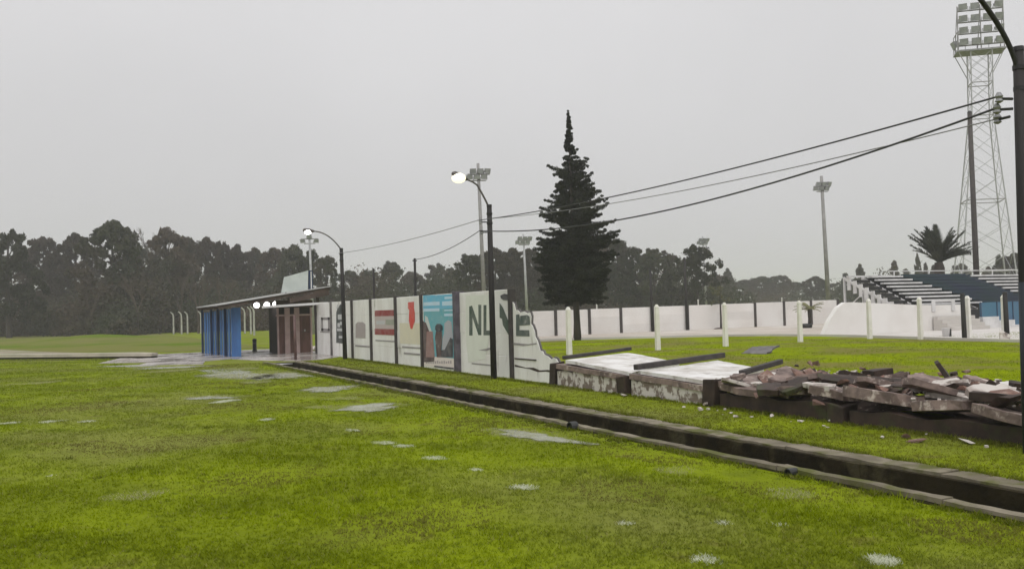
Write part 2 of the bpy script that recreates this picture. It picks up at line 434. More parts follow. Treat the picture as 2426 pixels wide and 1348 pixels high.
def make_ground():
    xs = [-3000, -600, -200, -90, -45, -28] + list(np.arange(-20, 6.0, 0.4)) + [KX0, KX1, 8.6, 9.2, 10, 11, 14, 18, 24, 32, 45, 70, 120, 300, 900, 3000]
    ys = [-400, -60, -12, -4] + list(np.arange(0, 33.2, 0.4)) + [DRAIN_END, 36, 39, 42, 46, 52, 60, 75, 100, 140, 220, 500, 1200, 4000]
    X, Y = np.meshgrid(xs, ys, indexing='ij')
    Z = gz(X, Y)
    v = np.stack([X, Y, Z], -1).reshape(-1, 3)
    f = []; ny = len(ys)
    for i in range(len(xs) - 1):
        for j in range(ny - 1):
            if xs[i] >= KX0 - 1e-6 and xs[i + 1] <= KX1 + 1e-6 and ys[j + 1] <= DRAIN_END + 1e-6: continue
            a = i * ny + j; f.append((a, a + ny, a + ny + 1, a + 1))
    me = bpy.data.meshes.new('ground'); me.from_pydata([tuple(p) for p in v], [], f)
    me.materials.append(M_ground); me.update()
    me.polygons.foreach_set('use_smooth', [True] * len(me.polygons))
    o = link(bpy.data.objects.new('ground', me))
    tag(o, 'wet yellow-green grass field around the sports ground', kind='structure')
make_ground()

# paved apron of the gate, dirt track and kerb on the far side of the field
tag(sheet('pavement', [(2.2, 44.2), (1.2, 40.0), (3.0, 38.6), (2.4, 36.6), (4.6, 35.0), (5.0, 37.4), (6.1, 38.2), (6.6, 36.2), (7.4, 34.6), (7.9, 33.8), (9.0, 34.2), (9.95, 35.5), (10.6, 41.2), (10.6, 47.5), (3.4, 47.2)], 0.02, M_paving, thick=0.12),
    'wet grey concrete pavement leading through the gate shelter')
tag(sheet('path', [(3.3, 46.9), (2.1, 44.9), (-2.6, 50.2), (-30, 79.9), (-34, 100), (-14, 84), (-6.5, 78), (-3.2, 66), (-0.5, 57), (1.9, 51.5)], 0.022, M_dirt), 'muddy beige dirt path behind the low kerb')

def kerb_run(name, pts, w, z0, z1, m, parent=None, jit=0.012, step=0.6, seed=3):
    """concrete edging with slightly uneven edges"""
    r = random.Random(seed); mb = MB()
    (x0, y0), (x1, y1) = pts; L = math.hypot(x1 - x0, y1 - y0); n = max(2, int(L / step))
    nx, ny = -(y1 - y0) / L, (x1 - x0) / L
    rows = []
    for i in range(n + 1):
        t = i / n; x = x0 + (x1 - x0) * t; y = y0 + (y1 - y0) * t
        a, b, c = r.uniform(-jit, jit), r.uniform(-jit, jit), r.uniform(-jit, jit) * 0.8
        rows.append([(x - nx * (w / 2 + a), y - ny * (w / 2 + a), z0), (x + nx * (w / 2 + b), y + ny * (w / 2 + b), z0),
                     (x + nx * (w / 2 + b), y + ny * (w / 2 + b), z1 + c), (x - nx * (w / 2 + a), y - ny * (w / 2 + a), z1 + c)])
    k = len(mb.v)
    for q in rows: mb.v += q
    for i in range(n):
        a = k + 4 * i
        for j in range(4): mb.f.append((a + j, a + (j + 1) % 4, a + 4 + (j + 1) % 4, a + 4 + j))
    mb.f += [(k, k + 3, k + 2, k + 1), (k + 4 * n, k + 4 * n + 1, k + 4 * n + 2, k + 4 * n + 3)]
    return mb.build(name, m, parent)

# drain: floor, walls and two kerbs, open to the sky, ending under the pavement
drain = bpy.data.objects.new('drain_channel', None); link(drain)
tag(drain, 'long open concrete drain with pale kerbs along the grass verge', kind='structure')
Y0 = -12.0
kerb_run('near_wall', ((6.60, Y0), (6.60, DRAIN_END)), 0.16, -0.55, 0.018, M_darkolive, drain, jit=0.008, step=0.5, seed=15)
def kerb_stones(name, x, w, z0, z1, seed, slip):
    r = random.Random(seed); y = Y0
    while y < DRAIN_END - 0.4:
        L = min(r.uniform(1.6, 2.6), DRAIN_END - y); d = r.uniform(-slip, slip); dz = r.uniform(-slip, slip) * 0.7
        kerb_run(name, ((x + d, y + 0.006), (x + d + r.uniform(-slip, slip) * 0.5, y + L - 0.008)), w, z0, z1 + dz, M_kerb, drain, jit=0.011, step=0.16, seed=r.randrange(9999)); y += L
kerb_stones('near_kerb_stone', 6.588, 0.13, 0.020, 0.062, 5, 0.010)
kerb_stones('far_kerb_stone', 7.835, 0.30, -0.55, 0.012, 6, 0.012)
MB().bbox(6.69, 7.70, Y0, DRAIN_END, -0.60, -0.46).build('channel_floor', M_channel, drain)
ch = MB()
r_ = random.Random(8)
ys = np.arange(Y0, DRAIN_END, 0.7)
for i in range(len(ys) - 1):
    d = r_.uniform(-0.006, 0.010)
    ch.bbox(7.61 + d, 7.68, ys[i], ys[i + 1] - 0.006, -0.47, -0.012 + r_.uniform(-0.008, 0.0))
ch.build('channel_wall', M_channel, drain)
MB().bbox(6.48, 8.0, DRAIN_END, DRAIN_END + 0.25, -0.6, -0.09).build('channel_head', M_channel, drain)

for (y, r) in ((11.05, 0.085), (6.75, 0.05)):
    t = thing('drain_pipe', 'black drain pipe mouth in the near kerb, %s' % ('the larger one in mid field' if r > 0.06 else 'the small one towards the right'), 'pipe', (6.49, y, 0.03), group='pipe mouths in the drain kerb')
    mb = MB(); n = 14
    for rr, x in ((r, -0.05), (r, 0.06), (r * 0.8, 0.06), (r * 0.8, -0.05)):
        for j in range(n): mb.v.append((x, rr * math.cos(2 * math.pi * j / n), rr * math.sin(2 * math.pi * j / n)))
    for i in range(4):
        for j in range(n): mb.f.append((i * n + j, i * n + (j + 1) % n, ((i + 1) % 4) * n + (j + 1) % n, ((i + 1) % 4) * n + j))
    mb.build('pipe_rim', M_black, t)
    m2 = MB(); m2.tube([(-0.02, 0, 0), (0.05, 0, 0)], r * 0.8, 14); m2.build('pipe_throat', M_black, t)

M_palekerb = mat('pale_road_kerb', (0.50, 0.45, 0.37), (0.36, 0.33, 0.26), scale=0.8, rough=0.7, bump=0.3)
k = bpy.data.objects.new('road_kerb', None); link(k)
tag(k, 'pale low concrete kerb across the far left of the field', kind='structure')
kerb_run('kerb_foot', ((-30, 79.5), (3.6, 43.05)), 0.30, -0.1, 0.09, M_channel, k, jit=0.01, step=1.2, seed=19)
kerb_run('kerb_edge', ((-30, 79.55), (3.6, 43.1)), 0.42, 0.092, 0.24, M_palekerb, k, jit=0.02, step=1.2, seed=9)
sheet('kerb_dark_strip', [(-30.5, 78.9), (3.5, 42.1), (3.2, 41.7), (-31.0, 78.4)], 0.008, M_channel).parent = k  # flat dark strip lying on the grass in front of the kerb

# sports ground: track beyond the turf, low kerb on its edge, terrace paving in front of the stand
TRK = [(11, 43.6), (17, 43.1), (20, 42.4), (23, 41.3), (26.5, 39.5), (28.8, 38.1), (31, 36.7), (32.2, 34.6), (32.8, 32.0), (32.7, 29.5), (32.2, 26.4), (31.7, 24.0), (31.3, 20.5), (31.0, 14)]
tag(sheet('track', TRK[:9] + [(60, 32), (60, 49), (11, 49)], 0.012, M_track), 'beige track strip between the turf and the far wall')
tag(sheet('terrace_paving', TRK[8:] + [(60, 14), (60, 31.99), (32.9, 31.99)], 0.013, M_terrace), 'pale paving in front of the stand')
kb = MB()
for i in range(len(TRK) - 1):
    a, b = TRK[i], TRK[i + 1]; L = math.hypot(b[0] - a[0], b[1] - a[1])
    ang = math.atan2(b[1] - a[1], b[0] - a[0])
    kb.box(((a[0] + b[0]) / 2, (a[1] + b[1]) / 2, 0.04), (L + 0.02, 0.14, 0.16), Matrix.Rotation(ang, 3, 'Z'))
tag(kb.build('track_kerb', M_terrace), 'low pale kerb round the edge of the turf', kind='structure')

tag(sheet('turf', [(10.6, -8), (31.0, -8)] + TRK[::-1] + [(10.6, 43.6)], 0.007, M_turf), 'bright green turf of the sports ground behind the fallen wall')
bk = MB(); nx, ny = 40, 26
for i in range(nx + 1):
    for j in range(ny + 1):
        x = -60 + 70 * i / nx; yb = 46.2 + max(0, (3.0 - x)) * 1.02 if x < 3 else 48.2; y = yb + 1.5 + (135 - yb) * (j / ny) ** 1.6
        bk.v.append((x, y, 0.012 + 0.5 * math.exp(-((x - 2.5) / 4) ** 2 - ((y - 90) / 12) ** 2)))
for i in range(nx):
    for j in range(ny):
        a = i * (ny + 1) + j; bk.f.append((a, a + ny + 1, a + ny + 2, a + 1))
tag(bk.build('grass_bank', M_bank, smooth=True), 'dull olive rough grass bank between the kerb and the left wood', kind='structure')

# puddles and washed-out silt, faded chalk line
for i, p in enumerate(PUD):
    q = (p[0], p[1], p[2] * 1.5, p[3] * 1.5, p[4]); out = blob(*q, seed=20 + i, jag=0.45, n=36); mb = MB(); ed = []
    for k_ in range(7):
        f = k_ / 6
        for (x, y) in out: mb.v.append((p[0] + (x - p[0]) * (1 - f), p[1] + (y - p[1]) * (1 - f), 0.008)); ed.append(min(1, f * 1.5))
    for k_ in range(6):
        for e_ in range(36):
            a = k_ * 36 + e_; b_ = k_ * 36 + (e_ + 1) % 36; mb.f.append((a, b_, b_ + 36, a + 36) if k_ < 5 else (a, b_, b_ + 36))
    o = mb.build('puddle', M_water); at_ = o.data.attributes.new('edge', 'FLOAT', 'POINT')
    at_.data.foreach_set('value', [ed[k_] for k_ in range(len(o.data.vertices))])
    tag(o, 'shallow rain puddle lying in the grass', kind='structure')
SILT = [(5.0, 27.2, 1.5, 2.6, 0.1), (5.0, 16.1, 0.8, 0.7, 0.2), (5.7, 11.0, 0.42, 1.0, 0.15), (2.9, 20.4, 0.5, 0.8, 0.8), (0.6, 9.6, 0.3, 0.25, 0.2), (-0.8, 29.4, 0.8, 0.5, 0.1), (3.4, 34.6, 1.6, 0.6, -0.3), (5.55, 20.6, 0.85, 0.55, 0.3), (4.3, 16.6, 0.36, 0.3, 0.2), (4.5, 24.2, 0.5, 0.5, 0.1), (5.1, 17.9, 0.4, 0.6, 0.2), (5.9, 6.15, 0.22, 0.3, 0.5), (5.75, 7.6, 0.26, 0.28, 0.3), (3.2, 31.8, 1.0, 0.6, 0.4), (5.3, 30.6, 0.6, 0.8, 0.1)]
MUD = [(5.95, 6.2, 0.45, 0.7, 0.2), (6.05, 8.6, 0.4, 1.2, 0.1), (5.6, 12.2, 0.7, 1.4, 0.1), (6.0, 4.4, 0.4, 0.5, 0.0), (5.9, 17.5, 0.5, 1.6, 0.1), (5.3, 22.5, 0.9, 1.8, 0.1), (3.6, 24.0, 1.0, 1.3, 0.5), (4.4, 13.0, 0.7, 0.5, 0.4), (2.6, 7.0, 1.0, 0.5, 0.3), (1.2, 13.5, 1.6, 0.9, 0.2), (0.2, 20.5, 1.8, 1.2, 0.3), (3.2, 17.5, 1.2, 1.0, 0.2), (1.9, 9.8, 0.9, 0.6, 0.5), (4.6, 7.0, 0.5, 0.7, 0.2), (5.0, 33.0, 1.2, 1.0, 0.0), (1.0, 25.0, 1.5, 0.7, 0.2)]
CHK = [(3.9, 9.88, 0.12, 0.16), (3.98, 8.88, 0.06, 0.08), (3.99, 7.78, 0.13, 0.15), (3.87, 11.66, 0.13, 0.26), (3.95, 11.1, 0.10, 0.2), (3.96, 5.98, 0.06, 0.08), (3.85, 4.85, 0.08, 0.1), (4.85, 4.25, 0.12, 0.12), (3.07, 15.44, 0.1, 0.14), (2.9, 19.0, 0.3, 0.3),
       (-0.94, 17.9, 0.22, 0.14), (0.35, 17.45, 0.12, 0.1), (-0.2, 17.7, 0.2, 0.12), (3.9, 13.2, 0.08, 0.2), (4.6, 5.55, 0.05, 0.05), (-0.19, 11.5, 0.03, 0.03), (4.95, 5.3, 0.03, 0.05)]

# ---------------------------------------------------------------- street wall, standing part
WX = 10.10
WALL_H = 2.28
POSTS = [39.5, 36.95, 33.9, 31.5, 28.75, 26.3, 23.42, 20.02]
wall = thing('perimeter_wall', 'white panel wall with painted adverts and lettering, broken off at its right end', 'wall', (WX, 29.0, 0))
def rel(p): return (p[0] - WX, p[1] - 29.0, p[2])
def slab_mesh(L, h, t=0.06, c=0.010):
    """one horizontal concrete slab with chamfered long edges, length along Y"""
    pr = [(-t / 2, c), (-t / 2 + c, 0), (t / 2 - c, 0), (t / 2, c), (t / 2, h - c), (t / 2 - c, h), (-t / 2 + c, h), (-t / 2, h - c)]
    return MB().prism(pr, lambda u, v, s: (u, s, v), -L / 2, L / 2)
rr = random.Random(11)
for i, y in enumerate(POSTS):
    big = (abs(y - 23.42) < 0.01)
    m = M_postpurple if big else (M_postgrey if i in (1,) else M_postdark)
    w = 0.26 if big else 0.15
    h = WALL_H + (0.02 if i < 7 else -0.02)
    MB().bbox(-w / 2 - 0.02, w / 2, -w / 2, w / 2, -0.15, h).build('post', m, wall, rel((WX, y, 0)), bevel=0.012)
for i in range(len(POSTS) - 1):
    ya, yb = POSTS[i], POSTS[i + 1]
    wa = 0.13 if abs(ya - 23.42) < 0.01 else 0.075; wb = 0.13 if abs(yb - 23.42) < 0.01 else 0.075
    L = ya - yb - wa - wb; yc = (ya - wa + yb + wb) / 2
    for k4 in range(4):
        o = slab_mesh(L + 0.02, 0.566).build('slab', M_white, wall, rel((WX + rr.uniform(-0.004, 0.004), yc, -0.01 + 0.567 * k4)))
        o.rotation_euler = (rr.uniform(-0.0012, 0.0012), 0, rr.uniform(-0.0015, 0.0015))
# broken bay right of the last post
brk = [(19.94, -0.05), (17.62, -0.05), (17.60, 0.22), (17.69, 0.37), (17.66, 0.47), (17.80, 0.585), (17.93, 0.60), (18.02, 0.555), (18.19, 0.625), (18.37, 0.66), (18.43, 0.735), (18.56, 0.75), (18.61, 0.86), (18.69, 0.99),
       (18.79, 1.07), (18.81, 1.19), (18.91, 1.33), (18.99, 1.38), (18.96, 1.55), (19.03, 1.655), (19.17, 1.64), (19.33, 1.685), (19.56, 1.66), (19.66, 1.72), (19.79, 1.73), (19.85, 1.88), (19.94, 1.93)]
MB().prism(brk, lambda u, v, t: (t, u - 29.0, v), -0.03, 0.03).build('broken_slab', M_white, wall)
MB().prism([(u - 0.05 if 0 < i_ else u, v - 0.04 if i_ > 1 else v) for i_, (u, v) in enumerate(brk)][:1] + [(u - 0.035, v + 0.03) for u, v in brk[2:-1]] + [(19.94, 1.93)], lambda u, v, t: (t, u - 29.0, v), -0.012, 0.022).build('exposed_core', M_postgrey, wall)
MB().bbox(-0.05, 0.03, -1.15, -0.02, 0, 0.03).build('slab_crack', M_darkbase, wall, rel((WX, 19.9, 0.50)))
MB().prism([(19.9, 0.36), (19.3, 0.31), (18.9, 0.33), (18.6, 0.28), (18.2, 0.31), (17.75, 0.29), (17.75, 0.25), (18.3, 0.265), (18.7, 0.235), (19.1, 0.285), (19.9, 0.31)], lambda u, v, t: (t, u - 29.0, v), -0.0335, -0.030).build('slab_crack', M_darkbase, wall)

PCOL = dict(grey=(0.27, 0.25, 0.25), black=(0.035, 0.045, 0.045), pale=(0.52, 0.53, 0.54), mauve=(0.38, 0.33, 0.33), maroon=(0.27, 0.03, 0.03), pinkish=(0.50, 0.42, 0.41), greygreen=(0.33, 0.34, 0.28),
            red=(0.62, 0.06, 0.045), cream=(0.70, 0.65, 0.50), teal=(0.12, 0.40, 0.47), skyblue=(0.13, 0.46, 0.66), paleblue=(0.52, 0.70, 0.84), white=(0.58, 0.62, 0.62), brownd=(0.085, 0.05, 0.05), pinkb=(0.30, 0.17, 0.16),
            hair=(0.025, 0.035, 0.05), figwhite=(0.40, 0.41, 0.46), dark=(0.05, 0.05, 0.06), pinkwhite=(0.74, 0.66, 0.62), icy=(0.60, 0.70, 0.78), green1=(0.055, 0.085, 0.065), greenE=(0.07, 0.095, 0.085), mossy=(0.72, 0.74, 0.67))
PAINT = [
('painted_frame', 'grey', 1, [(38.65, 1.51), (37.26, 1.51), (37.26, 1.62), (38.65, 1.62)]),
('painted_frame', 'grey', 1, [(38.65, 1.03), (38.36, 1.03), (38.36, 1.62), (38.65, 1.62)]),
('painted_frame', 'grey', 1, [(37.53, 1.04), (37.26, 1.04), (37.26, 1.62), (37.53, 1.62)]),
('painted_frame', 'grey', 1, [(38.69, 1.03), (37.29, 1.03), (37.29, 1.14), (38.69, 1.14)]),
('painted_line', 'grey', 1, [(38.85, 0.96), (37.3, 0.96), (37.3, 1.01), (38.85, 1.01)]),
('painted_panel', 'black', 1, [(35.59, 2.13), (34.79, 2.21), (34.86, 0.54), (36.29, 0.56), (36.18, 1.82), (35.98, 1.99)]),
('painted_mark', 'pale', 2, [(35.94, 1.52), (35.37, 1.52), (35.37, 1.73), (35.94, 1.73)]),
('painted_mark', 'pale', 2, [(35.65, 1.3), (35.03, 1.3), (35.03, 1.44), (35.65, 1.44)]),
('painted_mark', 'pale', 2, [(36.03, 1.21), (35.65, 1.21), (35.65, 1.38), (36.03, 1.38)]),
('painted_mark', 'pale', 2, [(36.11, 1.05), (35.24, 1.05), (35.24, 1.16), (36.11, 1.16)]),
('painted_mark', 'pale', 2, [(35.88, 0.76), (35.14, 0.76), (35.14, 0.85), (35.88, 0.85)]),
('painted_mark', 'pale', 2, [(36.03, 2.13), (35.78, 2.16), (35.79, 2.03), (36.17, 1.96)]),
('painted_panel', 'mauve', 1, [(33.51, 0.81), (32.26, 0.82), (32.22, 1.34), (32.53, 1.42), (33.18, 1.42), (33.47, 1.34)]),
('painted_line', 'grey', 1, [(33.59, 0.47), (31.77, 0.47), (31.77, 0.54), (33.59, 0.54)]),
('painted_bar', 'maroon', 1, [(31.07, 1.63), (28.76, 1.63), (28.76, 1.84), (31.07, 1.84)]),
('painted_bar', 'maroon', 1, [(31.12, 0.97), (28.81, 0.97), (28.81, 1.18), (31.12, 1.18)]),
('painted_panel', 'pinkish', 1, [(31.08, 1.18), (28.78, 1.18), (28.78, 1.63), (31.08, 1.63)]),
('painted_mark', 'greygreen', 2, [(29.85, 1.32), (28.96, 1.32), (28.96, 1.51), (29.85, 1.51)]),
('painted_mark', 'pale', 2, [(30.9, 1.34), (29.95, 1.34), (29.95, 1.47), (30.9, 1.47)]),
('painted_line', 'grey', 1, [(31.05, 0.74), (28.92, 0.74), (28.92, 0.78), (31.05, 0.78)]),
('painted_marker', 'red', 1, [(27.54, 2.07), (26.98, 2.08), (27.0, 1.87), (26.93, 1.73), (26.95, 1.44), (27.2, 1.19), (27.36, 1.21), (27.5, 1.46), (27.44, 1.81), (27.55, 1.88)]),
('painted_line', 'grey', 1, [(28.21, 0.57), (26.44, 0.57), (26.44, 0.62), (28.21, 0.62)]),
('painted_line', 'grey', 1, [(28.06, 0.36), (26.56, 0.36), (26.56, 0.42), (28.06, 0.42)]),
('painted_panel', 'cream', 0.5, [(28.41, 0.71), (26.27, 0.71), (26.27, 1.39), (28.41, 1.39)]),
('poster_ground', 'teal', 1, [(26.14, 0.24), (23.67, 0.24), (23.67, 2.24), (26.14, 2.24)]),
('poster_sky', 'skyblue', 2, [(26.14, 2.26), (23.67, 2.23), (23.7, 1.83), (26.17, 1.79)]),
('poster_lettering', 'paleblue', 3, [(26.12, 1.93), (24.78, 1.93), (24.78, 2.04), (26.12, 2.04)]),
('poster_lettering', 'paleblue', 3, [(24.58, 1.91), (23.71, 1.91), (23.71, 2.04), (24.58, 2.04)]),
('poster_lettering', 'paleblue', 3, [(26.13, 1.75), (24.8, 1.75), (24.8, 1.84), (26.13, 1.84)]),
('poster_lettering', 'paleblue', 3, [(24.38, 2.1), (23.74, 2.1), (23.74, 2.17), (24.38, 2.17)]),
('poster_lettering', 'paleblue', 3, [(24.44, 1.6), (23.8, 1.6), (23.8, 1.67), (24.44, 1.67)]),
('poster_lettering', 'paleblue', 3, [(24.43, 1.75), (23.79, 1.75), (23.79, 1.79), (24.43, 1.79)]),
('poster_shape', 'white', 3, [(26.0, 1.63), (25.79, 1.57), (25.53, 1.2), (25.34, 0.94), (25.82, 1.07), (26.03, 1.26)]),
('poster_shape', 'brownd', 4, [(26.2, 1.46), (25.94, 1.4), (25.61, 1.07), (25.37, 0.94), (25.3, 0.43), (25.32, 0.22), (26.29, 0.16)]),
('poster_shape', 'pinkb', 5, [(25.89, 1.13), (25.39, 1.14), (25.27, 0.35), (26.02, 0.33)]),
('poster_figure', 'brownd', 6, [(25.11, 1.15), (24.64, 1.16), (24.62, 0.96), (24.76, 0.38), (25.1, 0.37), (25.2, 0.95)]),
('poster_figure', 'hair', 7, [(25.14, 1.31), (25.0, 1.37), (24.73, 1.37), (24.57, 1.31), (24.57, 1.2), (24.74, 1.13), (25.01, 1.13), (25.18, 1.2)]),
('poster_figure', 'figwhite', 4, [(24.43, 1.39), (24.16, 1.48), (23.91, 1.44), (23.86, 1.28), (23.81, 0.97), (24.01, 0.84), (24.28, 0.64), (24.68, 0.55), (24.59, 0.96), (24.48, 1.08)]),
('poster_shape', 'dark', 5, [(25.09, 0.54), (24.45, 0.61), (24.0, 0.97), (23.82, 0.93), (23.85, 0.4), (25.1, 0.36)]),
('poster_band', 'pinkwhite', 3, [(26.2, 0.06), (23.79, 0.06), (23.79, 0.37), (26.2, 0.37)]),
('poster_lettering', 'mauve', 4, [(26.03, 0.13), (25.9, 0.13), (25.9, 0.2), (26.03, 0.2)]),
('poster_lettering', 'mauve', 4, [(25.84, 0.14), (25.72, 0.14), (25.72, 0.22), (25.84, 0.22)]),
('poster_lettering', 'mauve', 4, [(25.65, 0.15), (25.53, 0.15), (25.53, 0.24), (25.65, 0.24)]),
('poster_lettering', 'mauve', 4, [(25.47, 0.15), (25.35, 0.15), (25.35, 0.22), (25.47, 0.22)]),
('poster_lettering', 'mauve', 4, [(25.29, 0.16), (25.17, 0.16), (25.17, 0.24), (25.29, 0.24)]),
('poster_lettering', 'mauve', 4, [(25.11, 0.17), (24.99, 0.17), (24.99, 0.26), (25.11, 0.26)]),
('poster_lettering', 'mauve', 4, [(24.93, 0.18), (24.82, 0.18), (24.82, 0.24), (24.93, 0.24)]),
('poster_lettering', 'mauve', 4, [(24.76, 0.18), (24.64, 0.18), (24.64, 0.26), (24.76, 0.26)]),
('poster_lettering', 'mauve', 4, [(24.58, 0.19), (24.47, 0.19), (24.47, 0.28), (24.58, 0.28)]),
('poster_lettering', 'mauve', 4, [(24.41, 0.2), (24.3, 0.2), (24.3, 0.26), (24.41, 0.26)]),
('poster_lettering', 'mauve', 4, [(24.24, 0.21), (24.13, 0.21), (24.13, 0.28), (24.24, 0.28)]),
('poster_lettering', 'mauve', 4, [(24.07, 0.21), (23.97, 0.21), (23.97, 0.3), (24.07, 0.3)]),
('poster_edge', 'dark', 4, [(25.33, 0.05), (23.81, 0.05), (23.81, 0.1), (25.33, 0.1)]),
('poster_border', 'icy', 1, [(23.63, -0.0), (23.39, -0.0), (23.39, 2.29), (23.63, 2.29)]),
('painted_letter', 'green1', 1, [(22.66, 1.05), (22.61, 1.86), (22.41, 1.88), (22.02, 1.34), (21.99, 1.9), (21.8, 1.89), (21.85, 1.07), (22.04, 1.07), (22.4, 1.55), (22.43, 1.05)]),
('painted_letter', 'green1', 1, [(21.66, 1.88), (21.47, 1.88), (21.52, 1.2), (21.25, 1.2), (21.21, 1.87), (21.03, 1.87), (21.08, 1.08), (21.71, 1.07)]),
('painted_letter', 'green1', 1, [(20.67, 1.92), (20.48, 1.8), (20.14, 1.4), (20.11, 1.86), (19.92, 1.86), (19.97, 1.07), (20.16, 1.07), (20.51, 1.35), (20.55, 1.51), (20.69, 1.54)]),
('painted_tilde', 'dark', 1, [(20.61, 2.11), (20.38, 2.15), (20.12, 2.12), (20.03, 2.08), (20.13, 1.98), (20.44, 1.99), (20.59, 2.04)]),
('painted_letter', 'greenE', 1, [(19.75, 1.61), (19.57, 1.62), (19.53, 1.44), (19.02, 1.44), (19.02, 1.36), (19.58, 1.34), (19.59, 1.23), (19.07, 1.23), (19.06, 1.08), (19.78, 1.08)]),
('painted_letter', 'greenE', 1, [(19.52, 1.58), (19.14, 1.6), (19.03, 1.56), (19.02, 1.44), (19.53, 1.44)]),
('painted_line', 'grey', 1, [(22.07, 0.66), (21.36, 0.74), (21.21, 0.72), (21.58, 0.65)]),
('painted_line', 'grey', 1, [(20.1, 0.91), (19.14, 0.89), (18.7, 0.93), (18.71, 0.9), (19.41, 0.84), (19.98, 0.86)]),
('painted_line', 'grey', 1, [(22.54, 0.26), (21.23, 0.26), (21.23, 0.3), (22.54, 0.3)]),
('painted_patch', 'mossy', 0.6, [(22.82, 2.17), (21.27, 2.15), (21.19, 1.35), (21.65, 0.44), (22.77, 0.3), (22.9, 0.98)]),
]
for name, c, layer, poly in PAINT:
    cc = PCOL[c]
    m = mat('paint_' + c, cc, lerp3(cc, (0.5, 0.48, 0.45), 0.16), scale=3.0, rough=0.75, bump=0.15, bump_scale=16, c3=lerp3(cc, (0.66, 0.63, 0.60), 0.4), scale3=3.4, c3_range=(0.58, 0.72))
    x1 = -0.036 - 0.0022 * layer
    MB().prism(poly, lambda u, v, t: (t, u - 29.0, v), x1, x1 + 0.0012).build(name, m, wall)

# tall net poles standing behind the street wall
for (x, y, h, w, lab) in ((10.35, 32.0, 3.42, 0.075, 'thin dark post standing behind the wall beside the two red painted bars'), (10.95, 29.2, 3.62, 0.085, 'thin dark post behind the wall with a cable running to its top')):
    t = thing('net_post', lab, 'post', (x, y, 0), group='net posts behind the street wall')
    MB().tube([(0, 0, -0.1), (0.01, 0, h)], [w * 0.6, w * 0.5], 10).build('shaft', M_pole, t, smooth=True)
    MB().tube([(-0.07, 0, h - 0.08), (0.09, 0, h - 0.08)], 0.02, 6).build('top_pin', M_armdark, t)

# ---------------------------------------------------------------- street wall, fallen part
base = thing('wall_base', 'low broken footing left standing along the fallen wall', 'wall', (9.93, 12.0, 0))
def stub(y0, y1, h, m, t=0.20, seed=1, rag=0.03):
    r = random.Random(seed); n = 12; mb = MB(); rows = []
    for i in range(n + 1):
        y = y0 + (y1 - y0) * i / n - 12.0
        ht = h + r.uniform(-rag, rag); b = r.uniform(-0.012, 0.012)
        rows.append([(-t / 2 + b, y, -0.08), (t / 2, y, -0.08), (t / 2, y, ht + r.uniform(-0.02, 0.02)), (-t / 2 + b, y, ht)])
    for q in rows: mb.v += q
    for i in range(n):
        a = 4 * i
        for j in range(4): mb.f.append((a + j, a + (j + 1) % 4, a + 4 + (j + 1) % 4, a + 4 + j))
    mb.f += [(0, 3, 2, 1), (4 * n, 4 * n + 1, 4 * n + 2, 4 * n + 3)]
    return mb.build('footing', m, base, bevel=0.008)
stub(17.35, 14.95, 0.36, M_peel, seed=1).__setitem__('label', 'whitewashed footing with peeling paint')
stub(14.45, 12.30, 0.31, M_peel, seed=2).__setitem__('label', 'whitewashed footing with peeling paint')
stub(11.82, 9.45, 0.25, M_darkbase, seed=3)
stub(9.05, 5.2, 0.21, M_darkbase, seed=4)
for (y, h, w, tilt) in ((17.55, 0.52, 0.24, 0.05), (14.70, 0.34, 0.26, -0.06), (12.06, 0.43, 0.30, 0.04), (9.25, 0.24, 0.30, 0.02)):
    r = random.Random(int(y * 10)); mb = MB()
    p = [(-w / 2, -w / 2, -0.1), (w / 2, -w / 2, -0.1), (w / 2, w / 2, -0.1), (-w / 2, w / 2, -0.1)]
    p += [(a + r.uniform(-0.03, 0.03), b + r.uniform(-0.03, 0.03), h + r.uniform(-0.07, 0.05)) for a, b, _ in p]
    o = mb.hexa(p).build('post_stump', M_darkbase, base, (-0.02, y - 12.0, 0), bevel=0.02); o.rotation_euler = (tilt, tilt, 0)

def rag_slab(name, corners, t, m, label, cat='wall slab', nedge=7, amp=0.05, seed=0, group='fallen wall slabs', broken=(0, 1, 2, 3)):
    """a fallen slab: quad given by four top corners (ccw), edges broken unevenly"""
    r = random.Random(seed); c = [Vector(p) for p in corners]; pts = []
    nrm = (c[1] - c[0]).cross(c[3] - c[0]).normalized()
    if nrm.z < 0: nrm = -nrm
    cen = sum(c, Vector()) / 4
    for e in range(4):
        a, b = c[e], c[(e + 1) % 4]
        for i in range(nedge):
            p = a.lerp(b, i / nedge)
            if i and e in broken: p = p + (cen - p).normalized() * r.uniform(-amp * 0.3, amp)
            pts.append(p + nrm * r.uniform(-0.004, 0.004))
    n = len(pts); mb = MB()
    mb.v = [tuple(p) for p in pts] + [tuple(p - nrm * t) for p in pts]
    mb.v.append(tuple(cen)); mb.v.append(tuple(cen - nrm * t))
    for i in range(n):
        j = (i + 1) % n
        mb.f.append((i, j, 2 * n)); mb.f.append((n + j, n + i, 2 * n + 1)); mb.f.append((i, n + i, n + j, j))
    o = mb.build(name, m); tag(o, label, cat, group); return o

